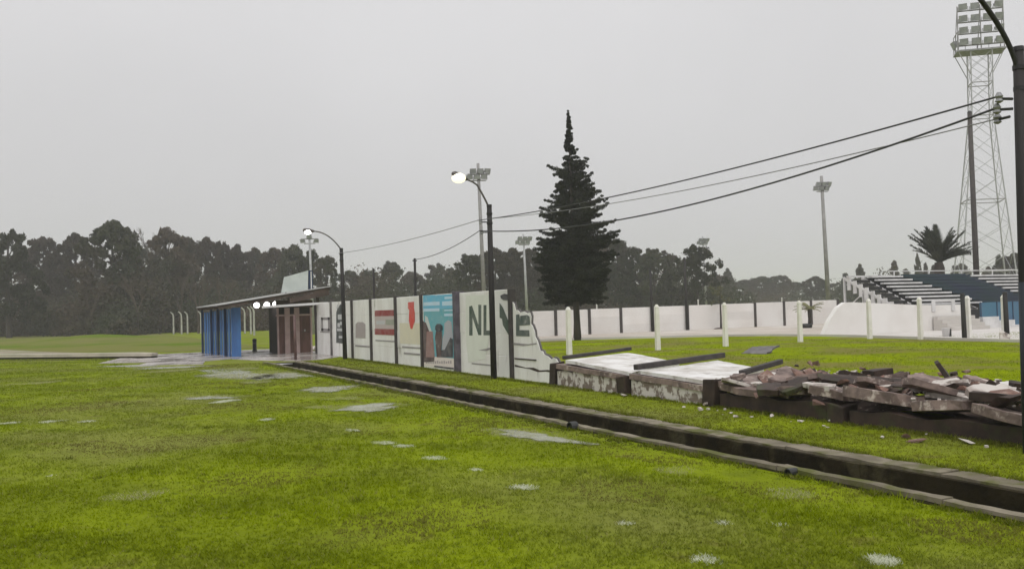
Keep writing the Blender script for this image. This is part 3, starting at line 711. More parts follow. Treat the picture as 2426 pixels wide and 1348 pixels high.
rag_slab('fallen_slab', [(9.86, 17.0, 0.60), (9.86, 14.45, 0.45), (12.2, 16.0, 0.47), (12.2, 18.0, 0.62)], 0.07, M_slab, 'white painted slab lying flat, nearest to the standing wall', seed=1, amp=0.03)
rag_slab('fallen_slab', [(9.86, 14.15, 0.50), (9.86, 12.1, 0.42), (12.2, 13.32, 0.44), (12.2, 14.7, 0.56)], 0.07, M_slab, 'white painted slab lying flat, second from the standing wall', seed=2, amp=0.03)
rag_slab('fallen_slab', [(9.78, 17.3, 0.50), (9.78, 14.6, 0.39), (10.3, 14.65, 0.37), (10.3, 17.4, 0.50)], 0.10, M_slabpink, 'brown edge slab under the first white fallen slab', seed=3, amp=0.04)
rag_slab('fallen_slab', [(9.80, 14.45, 0.43), (9.80, 12.2, 0.34), (10.3, 12.2, 0.34), (10.3, 14.5, 0.42)], 0.10, M_slabpink, 'brown edge slab under the second white fallen slab', seed=4, amp=0.04)
rag_slab('fallen_slab', [(9.84, 11.95, 0.44), (9.90, 10.3, 0.36), (11.9, 11.1, 0.40), (12.1, 12.6, 0.55)], 0.10, M_slabpink, 'grey-violet cracked slab, first right of the dark stump', seed=5, amp=0.16, nedge=4)
FRAG = [  # x, y, z, half length (along y), half width, thickness, turn, tilts, material, label
    (10.02, 11.35, 0.34, 0.62, 0.30, 0.11, 0.10, 0.05, -0.04, 0, 'pinkish broken slab piece at the foot of the grey-violet slab'),
    (10.00, 10.35, 0.35, 0.50, 0.26, 0.12, -0.15, -0.08, 0.06, 0, 'short pinkish slab piece tilted over the dark footing'),
    (10.10, 9.55, 0.39, 0.44, 0.34, 0.12, 0.30, 0.10, 0.05, 0, 'pinkish slab piece lying above the second dark stump'),
    (10.05, 8.65, 0.40, 0.66, 0.36, 0.15, -0.08, 0.03, 0.10, 0, 'large thick slab block in the middle of the right rubble'),
    (10.00, 7.62, 0.36, 0.52, 0.30, 0.12, 0.12, -0.06, 0.08, 0, 'thick slab block just left of the near lamp pole'),
    (9.92, 6.75, 0.33, 0.46, 0.28, 0.12, -0.20, 0.07, 0.12, 0, 'crumbled slab block at the foot of the near lamp pole'),
    (10.35, 8.15, 0.54, 0.34, 0.24, 0.09, 0.9, 0.16, 0.12, 0, 'upper slab piece lying across the thick blocks'),
    (10.45, 9.15, 0.52, 0.30, 0.26, 0.08, -0.7, -0.14, 0.15, 0, 'upper slab piece tipped over the middle of the rubble'),
    (10.35, 7.15, 0.50, 0.36, 0.24, 0.09, 0.4, 0.12, -0.14, 2, 'upper pale slab piece beside the near lamp pole'),
    (10.80, 10.85, 0.44, 0.52, 0.40, 0.07, 0.50, 0.10, -0.12, 0, 'brown slab piece in the second row behind the dark footing'),
    (10.85, 9.75, 0.50, 0.62, 0.20, 0.06, 0.75, 0.06, -0.16, 1, 'thin dark plank-like slab tilted on the rubble'),
    (11.00, 8.95, 0.46, 0.50, 0.46, 0.08, -0.40, -0.07, 0.05, 0, 'pale pink slab piece behind the large thick block'),
    (10.95, 7.90, 0.45, 0.56, 0.50, 0.08, 0.25, 0.05, -0.06, 2, 'dirty white slab piece behind the blocks near the right pole'),
    (10.90, 6.85, 0.43, 0.50, 0.48, 0.08, -0.15, 0.04, 0.05, 2, 'dirty white slab piece nearest behind the right pole foot'),
    (11.75, 10.2, 0.44, 0.46, 0.42, 0.07, 0.9, -0.10, 0.10, 0, 'brown slab piece in the third row of the rubble'),
    (11.90, 9.2, 0.42, 0.50, 0.36, 0.07, 0.2, 0.12, -0.05, 0, 'pinkish slab piece in the third row of the rubble'),
    (12.05, 8.1, 0.40, 0.70, 0.70, 0.06, 0.1, 0.02, -0.03, 3, 'clean white slab lying behind the rubble beside the right pole'),
    (12.65, 9.62, 0.46, 0.36, 0.30, 0.07, -0.90, 0.0, 1.05, 1, 'dark slab piece standing tilted on its edge behind the rubble')]
rf_ = random.Random(77)
for i in range(46):                              # smaller broken pieces nobody could tell apart
    FRAG.append((rf_.uniform(9.84, 12.3), rf_.uniform(6.3, 11.7), 0.37 + rf_.uniform(0.0, 0.15), rf_.uniform(0.13, 0.34), rf_.uniform(0.10, 0.24), rf_.uniform(0.05, 0.12), rf_.uniform(-1.5, 1.5), rf_.uniform(-0.2, 0.2), rf_.uniform(-0.2, 0.2), rf_.choice((0, 0, 0, 1, 1, 2)), None))
for i, (x, y, z, ly, lx, th, rz, rx_, ry_, mi, lab) in enumerate(FRAG):
    if lab and x < 10.3: ly *= 0.72
    r9 = random.Random(300 + i); pts = []; nn = 11
    for k in range(nn):                      # angular broken outline of a rectangle
        a = 2 * math.pi * (k + r9.uniform(-0.3, 0.3)) / nn; c, s_ = math.cos(a), math.sin(a)
        q = 1.0 / max(abs(c), abs(s_)); q *= r9.uniform(0.80, 1.06)
        pts.append((lx * c * q, ly * s_ * q))
    mb = MB(); mb.v = [(px, py, th / 2 + r9.uniform(-0.012, 0.012)) for px, py in pts] + [(px * r9.uniform(0.92, 1.05), py * r9.uniform(0.94, 1.04), -th / 2) for px, py in pts] + [(0, 0, th / 2 + 0.006), (0, 0, -th / 2)]
    for k in range(nn):
        k2 = (k + 1) % nn; mb.f += [(k, k2, 2 * nn), (nn + k2, nn + k, 2 * nn + 1), (k, nn + k, nn + k2, k2)]
    o = mb.build('fallen_slab', (M_slabpink, M_darkbase, M_slabpale, M_slab)[mi], None, (x, y, z), bevel=0.006)
    o.rotation_euler = (rx_ * 1.7, ry_ * (1.6 if abs(ry_) < 0.5 else 1), rz); tag(o, lab, 'wall slab', 'fallen wall slabs') if lab else tag(o, 'jagged piece of broken slab lying in the rubble pile', 'wall slab', 'jagged slab pieces in the pile')
rag_slab('fallen_slab', [(20.6, 23.6, 0.02), (20.9, 22.7, 0.02), (21.7, 22.9, 0.28), (21.3, 23.8, 0.22)], 0.06, M_postgrey, 'small grey slab piece lying alone in the turf behind the rubble', seed=13, amp=0.08)
# posts that came down with the slabs
def lying(a, b, w, m, label):
    o = MB().bar(a, b, w, w * 0.9).build('fallen_post', m, bevel=0.012); tag(o, label, 'post', 'fallen wall posts')
lying((9.9, 17.15, 0.64), (12.4, 18.2, 0.70), 0.09, M_postdark, 'dark fallen post along the left edge of the first white slab')
lying((9.85, 14.3, 0.56), (12.4, 14.75, 0.66), 0.12, M_postdark, 'dark fallen post along the left edge of the second white slab')
lying((10.6, 12.15, 0.52), (12.1, 12.75, 0.62), 0.10, M_postdark, 'dark fallen post on the grey-violet cracked slab')
lying((13.6, 20.0, 0.05), (14.4, 22.0, 0.12), 0.14, M_postdark, 'dark fallen post in the turf behind the first white slab')

# loose rubble
CH = []
for k in range(5):
    r = random.Random(200 + k); bm = bmesh.new()
    for _ in range(14): bm.verts.new((r.uniform(-1, 1), r.uniform(-0.8, 0.8), r.uniform(-0.45, 0.45)))
    res = bmesh.ops.convex_hull(bm, input=bm.verts)
    bmesh.ops.delete(bm, geom=list({g for g in res['geom_interior'] if isinstance(g, bmesh.types.BMVert)}), context='VERTS')
    me = bpy.data.meshes.new('chunk'); bm.to_mesh(me); bm.free(); CH.append(me)
CHM = []
for me in CH:
    for m in (M_brick, M_darkbase, M_slabpale):
        c = me.copy(); c.materials.append(m); CHM.append((c, m))
r = random.Random(31)
def chunk(x, y, z, s, mi, label, group):
    me = CHM[r.randrange(5) * 3 + mi][0]
    o = inst(me, 'rubble_chunk', None, (x, y, z), (r.uniform(-0.4, 0.4), r.uniform(-0.4, 0.4), r.uniform(0, 6)), (s, s * r.uniform(0.7, 1.0), s * r.uniform(0.6, 1.1)))
    tag(o, label, 'rubble', group)
for i in range(60):
    y = r.uniform(6.6, 12.0); x = r.uniform(9.9, 12.6)
    chunk(x, y, 0.44 + r.uniform(-0.06, 0.08), r.uniform(0.03, 0.13), r.choice((0, 0, 1, 2, 2)), 'broken concrete chunk among those strewn over the fallen slabs', 'rubble on the fallen slabs')
for (px, py, n) in ((13.4, 13.4, 7), (12.7, 10.6, 10), (13.0, 10.1, 7), (12.2, 11.9, 6)):
    for i in range(n):
        chunk(px + r.gauss(0, 0.25), py + r.gauss(0, 0.25), 0.3 + r.uniform(0, 0.22), r.uniform(0.06, 0.14), r.choice((0, 1, 0)), 'brown rubble chunk heaped behind the fallen slabs', 'rubble heaps behind the slabs')
for (x, y, s, mi, lab) in ((9.35, 7.75, 0.10, 0, 'flat pale chunk on the verge, left of the pair in front of the rubble'), (9.22, 7.45, 0.14, 0, 'long flat chunk on the verge in front of the rubble'), (9.53, 7.03, 0.10, 2, 'pale chunk on the verge nearest to the right pole'), (9.62, 14.36, 0.09, 2, 'pale chunk in the grass by the second footing stump'), (9.85, 18.8, 0.12, 2, 'white scrap of slab in the grass under the broken wall end'),
                           (9.55, 10.3, 0.05, 2, 'tiny pale chip in the grass below the dark footing'), (9.45, 9.6, 0.05, 2, 'tiny pale chip in the grass beside the dark stump'), (9.75, 10.85, 0.09, 0, 'chunk lodged on the dark footing, left one'), (9.78, 9.55, 0.11, 0, 'rounded chunk lodged over the dark stump')):
    chunk(x, y, 0.03 if 'lodged' not in lab else 0.27, s, mi, lab, 'loose chunks by the footing')
for i in range(34):
    y = r.uniform(6.5, 11.6); x = r.uniform(9.95, 11.4)
    o_ = CHM[r.randrange(5) * 3 + r.choice((0, 0, 1, 2))][0]
    sc_ = r.uniform(0.10, 0.22)
    o = inst(o_, 'broken_block', None, (x, y, 0.50 + r.uniform(-0.05, 0.08)), (r.uniform(-0.5, 0.5), r.uniform(-0.5, 0.5), r.uniform(0, 6)), (sc_ * r.uniform(0.9, 1.8), sc_, sc_ * r.uniform(0.5, 0.8)))
    tag(o, 'heavy reddish-brown broken wall block among those piled on the fallen slabs', 'rubble', 'broken wall blocks on the pile')
bits = MB()
for i in range(700):
    y = r.uniform(5.6, 12.4); x = r.uniform(9.92, 13.0) if r.random() < 0.975 else r.uniform(9.1, 9.8)
    s = r.uniform(0.008, 0.035); z = 0.42 if x > 9.85 else 0.02
    bits.box((x, y, z + r.uniform(-0.02, 0.03)), (s * 2, s * 1.5, s), Matrix.Rotation(r.uniform(0, 6), 3, 'Z') @ Matrix.Rotation(r.uniform(-0.6, 0.6), 3, 'X'))
tag(bits.build('gravel', M_slabpale), 'small crumbs of concrete scattered over the fallen wall', kind='stuff')
M_rubblebed = mat('crushed_rubble', (0.13, 0.095, 0.078), (0.05, 0.036, 0.03), scale=6, rough=0.85, spec=0.2, bump=1.0, bump_scale=14, c3=(0.30, 0.25, 0.22), scale3=9, c3_range=(0.58, 0.66))
mound = MB()
nx, ny = 14, 40
for i in range(nx + 1):
    for j in range(ny + 1):
        u, v = i / nx, j / ny
        x = 9.98 + u * 3.0; y = 5.4 + v * 7.2
        z = 0.40 * math.sin(math.pi * min(1, 0.25 + u * 0.8)) * (0.85 + 0.2 * math.sin(v * 21) + 0.15 * math.sin(u * 13 + v * 9)) * min(1, v * 8) * min(1, (1 - v) * 8) - 0.02
        mound.v.append((x + 0.03 * math.sin(j * 2.1), y, z))
for i in range(nx):
    for j in range(ny):
        a = i * (ny + 1) + j; mound.f.append((a, a + ny + 1, a + ny + 2, a + 1))
tag(mound.build('rubble_bed', M_rubblebed), 'dark bed of earth and crushed concrete under the fallen slabs', kind='stuff')

# ---------------------------------------------------------------- street lamp poles and cables
M_lampwarm = emat('lamp_glow_warm', (1.0, 0.92, 0.64), 1.25)
M_lampcool = emat('lamp_glow_cool', (1.0, 0.96, 0.93), 9.0)
def bez(a, b, c, n=10):
    a, b, c = Vector(a), Vector(b), Vector(c)
    return [a * (1 - t) ** 2 + b * 2 * t * (1 - t) + c * t * t for t in [i / n for i in range(n + 1)]]
def lamp_pole(x, y, h, lean, arm_pts, arm_r, r0, glow, label, blue=False, armmat=None, lamp_r=0.12):
    t = thing('street_lamp', label, 'street lamp', (x, y, 0), group='lamp poles along the wall')
    top = Vector((lean[0], lean[1], h))
    MB().tube([(0, 0, -0.3), tuple(top * 0.5), tuple(top)], [r0, r0 * 0.9, r0 * 0.78], 14).build('pole', M_pole, t, smooth=True)
    if blue: MB().tube([(0, 0, -0.05), tuple(top * 0.42)], [r0 * 1.03, r0 * 0.96], 14).build('painted_base', M_poleblue, t, smooth=True)
    MB().tube([tuple(top - Vector((0, 0, 0.02))), tuple(top + Vector((0, 0, 0.03)))], [r0 * 0.86, r0 * 0.8], 14).build('pole_cap', M_armdark, t)
    pts = [top + Vector(p) for p in arm_pts]
    MB().tube(pts, arm_r, 8).build('arm', armmat or M_arm, t, smooth=True)
    for zz in (-0.18, -0.42):
        MB().tube([top + Vector((0, 0, zz)), top + Vector((0, 0, zz - 0.05))], r0 * 0.95, 14).build('clamp', M_armdark, t)
    e = pts[-1]; d = (pts[-1] - pts[-2]).normalized()
    sc = 1.05
    hd = MB()
    hd.tube([e - d * 0.02, e + d * 0.06 * sc, e + d * 0.18 * sc, e + d * 0.34 * sc, e + d * 0.40 * sc], [0.03 * sc, 0.06 * sc, 0.085 * sc, 0.075 * sc, 0.03 * sc], 10)
    hd.build('lamp_housing', armmat or M_arm, t, smooth=True)
    g = MB(); c = e + d * 0.22 * sc - Vector((0, 0, 0.055 * sc)); n = 14; prof = []
    for i in range(9):
        a = math.pi * i / 8; prof.append((max(0.002, lamp_r * math.sin(a)), -lamp_r * 0.72 * math.cos(a)))
    g.lathe(prof, tuple(c), n).build('lamp_globe', glow, t, smooth=True)
    return t
P1 = lamp_pole(9.485, 6.22, 4.50, (0.10, 0.0), bez((0, 0, -0.32), (-0.10, 0.0, 0.18), (-0.85, 0.05, 0.72)), 0.028, 0.072, M_lampwarm, 'nearest black street lamp pole, at the right edge of the picture', blue=True, armmat=M_armdark)
P2 = lamp_pole(9.70, 20.37, 4.40, (0.0, 0.0), [(0, 0, -0.06), (-0.10, 0.02, 0.16), (-0.22, 0.03, 0.38), (-0.30, 0.04, 0.52), (-0.42, 0.05, 0.60), (-0.58, 0.06, 0.66)], 0.026, 0.082, M_lampwarm, 'middle street lamp pole with a warm glowing lamp, in front of the green lettering', lamp_r=0.18)
P3 = lamp_pole(9.70, 33.75, 4.28, (-0.06, 0.0), bez((0, 0, -0.04), (-0.42, 0.12, 0.66), (-0.98, 0.3, 0.70)), 0.026, 0.088, M_lampcool, 'farthest street lamp pole, curved arm with a white lit lamp near the gate shelter', lamp_r=0.13)

def insulator(t, p, out):
    p = Vector(p); q = p + Vector(out)
    MB().tube([p, q], 0.016, 6).build('bracket', M_armdark, t)
    MB().lathe([(0.012, -0.02), (0.045, 0.0), (0.028, 0.03), (0.045, 0.055), (0.028, 0.085), (0.02, 0.10)], tuple(q - Vector((0, 0, 0.03))), 10).build('insulator', M_lampbox, t)
insulator(P1, (-0.04, 0, 3.93), (-0.16, 0.05, 0)); insulator(P1, (-0.04, 0, 3.82), (-0.13, 0.10, 0)); insulator(P1, (-0.04, 0.04, 3.74), (0.02, 0.16, 0))
insulator(P2, (-0.08, 0, 3.98), (-0.17, 0.02, 0)); insulator(P2, (-0.08, 0, 3.72), (-0.14, 0.02, 0))
def cable(a, b, sag, r, m, label):
    a, b = Vector(a), Vector(b); n = 28
    o = MB().tube([a.lerp(b, i / n) - Vector((0, 0, sag * 4 * (i / n) * (1 - i / n))) for i in range(n + 1)], r, 6).build('cable', m, smooth=True)
    tag(o, label, 'cable', 'cables strung between the poles')
cable((9.30, 6.31, 3.96), (9.37, 20.39, 4.02), 0.16, 0.011, M_wire, 'uppermost cable from the right pole to the middle pole')
cable((9.33, 6.36, 3.84), (9.42, 20.39, 3.76), 0.42, 0.013, M_wire, 'lowest sagging black cable from the right pole to the middle pole')
cable((9.47, 6.46, 3.75), (9.60, 20.30, 4.06), 0.18, 0.007, M_wirepale, 'thin pale cable between the two black cables right of the conifer')
cable((9.37, 20.39, 4.02), (9.50, 33.7, 4.10), 0.10, 0.009, M_wirepale, 'faint upper cable from the middle pole to the far pole')
cable((9.42, 20.39, 3.76), (10.95, 29.2, 3.58), 0.14, 0.010, M_wire, 'lower cable from the middle pole to the thin post behind the wall')

# ---------------------------------------------------------------- gate shelter and kiosk
sh = thing('gate_shelter', 'open gate shelter with a tilted zinc roof and a blue sheet side', 'shelter', (8.2, 42.5, 0))
def S(x, y, z): return (x - 8.2, y - 42.5, z)
nb = 11                                        # blue side, standing sheet by sheet
for i in range(nb):
    y = 40.3 + i * 0.47
    fx = 6.56 - (y - 40.3) * 0.105
    mb = MB(); prof = []
    for j in range(9):
        a = j / 8; prof.append((0.035 * (1 if (j % 4) in (1, 2) else 0), a * 0.455))
    h = 2.12 - 0.012 * i
    for dx, yy in prof: mb.v.append((dx, yy, 0.02)); mb.v.append((dx, yy, h))
    for dx, yy in prof: mb.v.append((dx + 0.012, yy, 0.02)); mb.v.append((dx + 0.012, yy, h))
    nn = 2 * len(prof)
    for j in range(len(prof) - 1):
        a = 2 * j; mb.f.append((a, a + 2, a + 3, a + 1)); mb.f.append((nn + a + 1, nn + a + 3, nn + a + 2, nn + a))
        mb.f.append((a + 1, a + 3, nn + a + 3, nn + a + 1)); mb.f.append((a, nn + a, nn + a + 2, a + 2))
    mb.f.append((0, 1, nn + 1, nn)); e = nn - 2; mb.f.append((e, nn + e, nn + e + 1, e + 1))
    mb.build('side_sheet', M_blue, sh, S(fx, y, 0))
for y in (40.2, 41.4, 42.6, 43.8, 45.5):
    fx = 6.60 - (y - 40.3) * 0.105
    MB().bbox(-0.05, 0.05, -0.05, 0.05, -0.05, 2.14).build('post', M_bluedark if y > 40.5 else M_blue, sh, S(fx - 0.07, y, 0), bevel=0.006)
MB().bbox(-0.16, 0.16, -0.03, 0.03, 0.0, 2.16).build('end_panel', M_blue, sh, S(6.72, 40.14, 0), bevel=0.004)
for x, y in ((10.2, 39.7), (10.2, 45.4)):
    MB().bbox(-0.06, 0.06, -0.06, 0.06, -0.05, 2.75).build('post', M_timber, sh, S(x, y, 0))
# roof: rafters, purlins, corrugated sheets
def roof_z(x): return 2.17 + (x - 5.8) * 0.150
rf = thing('roof', None, None); rf.parent = sh
for k in ('label', 'category'):
    if k in rf: del rf[k]
A = lambda x, y, z: S(x, y, z)
nsh = 6
for i in range(nsh):
    ya = 39.0 + i * 1.15; mb = MB(); n = 24
    for j in range(n + 1):
        yy = ya + 1.16 * j / n; zz = 0.022 * math.sin(j * math.pi / 2)
        for x in (5.75, 10.65):
            mb.v.append(S(x, yy, roof_z(x) + 0.09 + zz + 0.004 * (i % 2))); mb.v.append(S(x, yy, roof_z(x) + 0.084 + zz + 0.004 * (i % 2)))
    for j in range(n):
        a = 4 * j
        mb.f += [(a, a + 4, a + 6, a + 2), (a + 1, a + 3, a + 7, a + 5), (a, a + 1, a + 5, a + 4), (a + 2, a + 6, a + 7, a + 3)]
    mb.f += [(0, 2, 3, 1), (4 * n, 4 * n + 1, 4 * n + 3, 4 * n + 2)]
    mb.build('roof_sheet', M_zinc, rf)
for y in (39.1, 40.4, 41.7, 43.0, 44.3, 45.6):
    MB().bar(S(5.8, y, roof_z(5.8) + 0.0), S(10.6, y, roof_z(10.6) + 0.0), 0.07, 0.12).build('rafter', M_timber, rf)
for x in (5.85, 7.4, 9.0, 10.55):
    MB().bar(S(x, 39.02, roof_z(x) + 0.03), S(x, 45.7, roof_z(x) + 0.03), 0.05, 0.045).build('purlin', M_timber, rf)
MB().bar(S(7.6, 39.05, roof_z(7.6) - 0.30), S(10.5, 39.05, roof_z(10.5) - 0.62), 0.05, 0.10).build('lower_beam', M_standwhite, rf)
MB().bar(S(8.8, 39.08, roof_z(8.8) - 0.22), S(10.55, 39.08, roof_z(10.55) - 0.16), 0.04, 0.22).build('fascia', M_timber, rf)

for i, (x, y, z) in enumerate(((7.92, 41.93, 2.26), (8.34, 41.72, 2.26), (8.71, 41.54, 2.29))):
    t = thing('hanging_lamp', '%s of the three bright lamps under the shelter roof' % ('leftmost', 'middle', 'rightmost')[i], 'lamp', (x, y, z), group='bright lamps under the shelter roof')
    prof = [(max(0.003, 0.135 * math.sin(math.pi * k / 8)), -0.125 * math.cos(math.pi * k / 8)) for k in range(9)]
    MB().lathe(prof, (0, 0, 0), 14).build('lamp_globe', M_lampcool, t, smooth=True)
    MB().lathe([(0.04, 0.11), (0.05, 0.14), (0.03, 0.19), (0.012, 0.20), (0.012, roof_z(x) - z + 0.02)], (0, 0, 0), 8).build('lamp_holder', M_galv, t)

# sign on the roof
sg = thing('roof_sign', 'tilted white sign board standing on the shelter roof', 'sign', (9.6, 41.1, 2.75))
def G(x, y, z): return (x - 9.6, y - 41.1, z - 2.75)
MB().hexa([G(8.95, 41.42, 2.80), G(10.05, 40.86, 2.92), G(10.05, 40.90, 2.92), G(8.95, 41.46, 2.80), G(9.08, 41.35, 3.52), G(10.08, 40.84, 3.80), G(10.08, 40.88, 3.80), G(9.08, 41.39, 3.52)]).build('board', M_sign, sg)
MB().hexa([G(10.10, 40.82, 2.86), G(10.30, 40.86, 2.86), G(10.30, 41.30, 2.86), G(10.10, 41.26, 2.86), G(10.10, 40.82, 3.80), G(10.30, 40.86, 3.80), G(10.30, 41.30, 3.80), G(10.10, 41.26, 3.80)]).build('end_box', M_bluedark, sg)
MB().bbox(10.18 - 9.6, 10.23 - 9.6, -0.300, -0.270, 0.2, 1.0).build('white_stripe', M_standwhite, sg)
for x in (9.2, 9.95): MB().bar(G(x, 41.6, 2.72), G(x, 41.5, 3.3), 0.04).build('brace', M_timber, sg)

# ticket kiosk
ki = thing('ticket_kiosk', 'small brown and pinkish ticket kiosk between the gate and the white wall', 'kiosk', (9.45, 42.0, 0))
def K(mb, name, m, bev=0.0): return mb.build(name, m, ki, bevel=bev)
def kb_(x0, x1, y0, y1, z0, z1): return MB().bbox(x0 - 9.45, x1 - 9.45, y0 - 42.0, y1 - 42.0, z0, z1)
K(kb_(8.68, 10.22, 41.06, 43.0, -0.05, 2.42), 'wall', M_dark)
for x0, x1 in ((8.64, 8.72), (8.98, 9.22), (9.42, 9.66), (10.16, 10.24)): K(kb_(x0, x1, 40.96, 41.058, 0.0, 2.10), 'pilaster', M_pink, 0.01)
K(kb_(8.60, 10.28, 40.955, 41.055, 1.72, 1.80), 'ledge', M_pink)
K(kb_(8.60, 10.28, 40.95, 41.05, 2.10, 2.44), 'lintel', M_timber)
for x0, x1 in ((8.735, 8.965), (9.235, 9.405), (9.675, 10.145)):
    d = K(kb_(x0, x1, 41.0, 41.057, 0.0, 1.715), 'door_panel', M_brown)
    w = MB().bbox(x0 - 9.45 + 0.03, x1 - 9.45 - 0.03, -1.006, -0.994, 0.95, 0.99).build('rail', M_timber, d)
MB().bbox(-0.03, 0.03, -0.02, 0.02, 1.0, 1.08).build('latch', M_galv, ki, (0.45, -1.02, 0))
o = MB().tube([(0, 0, -0.1), (-0.02, 0, 1.75)], [0.055, 0.05], 10).build('gate_post', M_maroon, None, (7.98, 34.6, 0), smooth=True)
tag(o, 'slim maroon post at the head of the drain in front of the kiosk', 'post')
b = thing('bollard', 'short black bollard standing in the gate opening', 'bollard', (8.4, 45.2, 0))
MB().lathe([(0.13, -0.05), (0.13, 0.06), (0.10, 0.09), (0.095, 0.52), (0.11, 0.54), (0.11, 0.60), (0.04, 0.66)], (0, 0, 0), 14).build('body', M_black, b, smooth=True)
MB().lathe([(0.103, 0), (0.104, 0.05)], (0, 0, 0.40), 14).build('band', M_postgrey, b)

# concrete fence with bent post tops beyond the gate
M_postgreyw = mat('pale_grey_post', (0.42, 0.42, 0.38), (0.32, 0.32, 0.28), scale=2, rough=0.9)
def bent_post(x, y, h, label):
    t = thing('fence_post', label, 'fence post', (x, y, 0), rz=random.uniform(-0.1, 0.1), group='bent-top fence posts beyond the gate')
    MB().tube([(0, 0, -0.1), (0, 0, h * 0.80)], [0.10, 0.085], 6).build('shaft', M_postgreyw, t)
    MB().tube([(0, 0, h * 0.795), (-0.06, 0, h * 0.9), (-0.32, 0, h)], [0.083, 0.075, 0.055], 6).build('bent_top', M_postgreyw, t)
FP = [(10.8, 105.4), (11.45, 103.6), (12.3, 105.6), (13.5, 103.7)]
for i, (x, y) in enumerate(FP): bent_post(x, y, 2.5, 'pale bent-top fence post left of the blue shelter side, %s from the left' % ('first', 'second', 'third', 'fourth')[i])
for i, (x, y) in enumerate(((16.7, 95.0), (16.4, 90.0), (15.6, 84.0))): bent_post(x, y, 2.7, 'pale bent-top fence post seen through the gate, %s from the left' % ('first', 'second', 'third')[i])

# ---------------------------------------------------------------- sports ground fittings
WP = [(16.7, 28.5), (20.5, 28.2), (23.85, 28.2), (28.1, 28.4), (31.6, 27.8), (31.85, 25.4)]
WPL = ['white concrete fence post in front of the conifer', 'white fence post, second along the turf from the conifer', 'white fence post, third along the turf from the conifer', 'white fence post, fourth along the turf, left of the stand', 'white fence post in front of the left end of the stand wall', 'white fence post in front of the stand steps']
pm = MB().hexa([(-0.14, -0.14, -0.2), (0.14, -0.14, -0.2), (0.14, 0.14, -0.2), (-0.14, 0.14, -0.2), (-0.11, -0.11, 1.66), (0.11, -0.11, 1.66), (0.11, 0.11, 1.66), (-0.11, 0.11, 1.66)]).mesh('post_shaft', M_postwhite)
pc = MB().hexa([(-0.13, -0.13, 1.661), (0.13, -0.13, 1.661), (0.13, 0.13, 1.661), (-0.13, 0.13, 1.661), (-0.05, -0.05, 1.78), (0.05, -0.05, 1.78), (0.05, 0.05, 1.78), (-0.05, 0.05, 1.78)]).mesh('post_cap', M_postwhite)
def fence_post(x, y, lab, s=1.0):
    t = thing('turf_fence_post', lab, 'fence post', (x, y, 0), rz=random.uniform(-0.2, 0.2), group='white posts along the turf edge')
    inst(pm, 'shaft', t, scale=(s, s, 1)); inst(pc, 'cap', t, scale=(s, s, 1))
for (x, y), lab in zip(WP, WPL): fence_post(x, y, lab, 0.62)
fence_post(33.3, 24.25, 'white post beside a dark post, left of the two pairs before the blue hoarding', 0.7)
fence_post(33.0, 22.45, 'white post beside a dark post, right of the two pairs before the blue hoarding', 0.7)
for (x, y, lab) in ((32.9, 24.15, 'dark timber post with the left white post before the blue hoarding'), (32.45, 22.0, 'dark timber post with the right white post, next to the near lamp pole')):
    t = thing('timber_post', lab, 'post', (x, y, 0), group='dark posts before the hoarding')
    MB().tube([(0, 0, -0.1), (-0.03, 0, 1.85)], [0.10, 0.085], 8).build('shaft', M_pole, t, smooth=True)
    MB().tube([(-0.03, 0, 1.85), (-0.03, 0, 1.89)], [0.10, 0.07], 8).build('cap', M_armdark, t)

# far wall of the sports ground
FX = [25.0, 27.35, 29.82, 32.22, 34.73, 37.61, 40.14, 43.55, 46.27, 48.9, 51.6]
fw = thing('far_wall', 'long low pinkish-white panel wall with dark posts beyond the turf', 'wall', (37, 48.3, 0))
for i, x in enumerate(FX):
    zt = 1.58 + (x - 25) * 0.0075
    if i != 6 and i != 0: MB().bbox(-0.09, 0.09, -0.10, 0.08, -0.1, zt + 0.02).build('post', M_postdark, fw, (x - 37, 0, 0))
    if i + 1 < len(FX):
        L = FX[i + 1] - x
        for k3 in range(3):
            h = zt / 3
            mb = MB().prism([(-0.03, 0.006), (-0.024, 0), (0.024, 0), (0.03, 0.006), (0.03, h - 0.006), (0.024, h), (-0.024, h), (-0.03, h - 0.006)], lambda u, v, s: (s, u, v), -L / 2, L / 2)
            mb.build('panel', M_white2, fw, (x + L / 2 - 37, random.uniform(-0.004, 0.004), k3 * h))
for (x, h, lab) in ((34.6, 4.05, 'thin dark net post at the far wall, right of the conifer'), (37.45, 4.86, 'taller thin dark net post at the far wall, left of the round tree')):
    t = thing('net_post', lab, 'post', (x, 48.12, 0), group='net posts at the far wall')
    MB().tube([(0, 0, -0.1), (-0.05, 0, h)], [0.10, 0.075], 8).build('shaft', M_pole, t, smooth=True)
    MB().tube([(-0.05, 0, h), (-0.05, 0, h + 0.04)], [0.09, 0.06], 8).build('cap', M_armdark, t)
for (x, lab) in ((31.0, 'white stake top above the far wall beside the conifer'), (39.3, 'white stake top above the far wall near the sapling'), (47.0, 'white stake top above the far wall left of the stand')):
    t = thing('stake', lab, 'stake', (x, 49.2, 0), group='white stakes behind the far wall')
    MB().tube([(0, 0, -0.1), (0, 0, 2.0)], [0.05, 0.045], 6).build('shaft', M_postwhite, t); MB().tube([(0, 0, 2.0), (0, 0, 2.06)], [0.06, 0.03], 6).build('cap', M_postwhite, t)

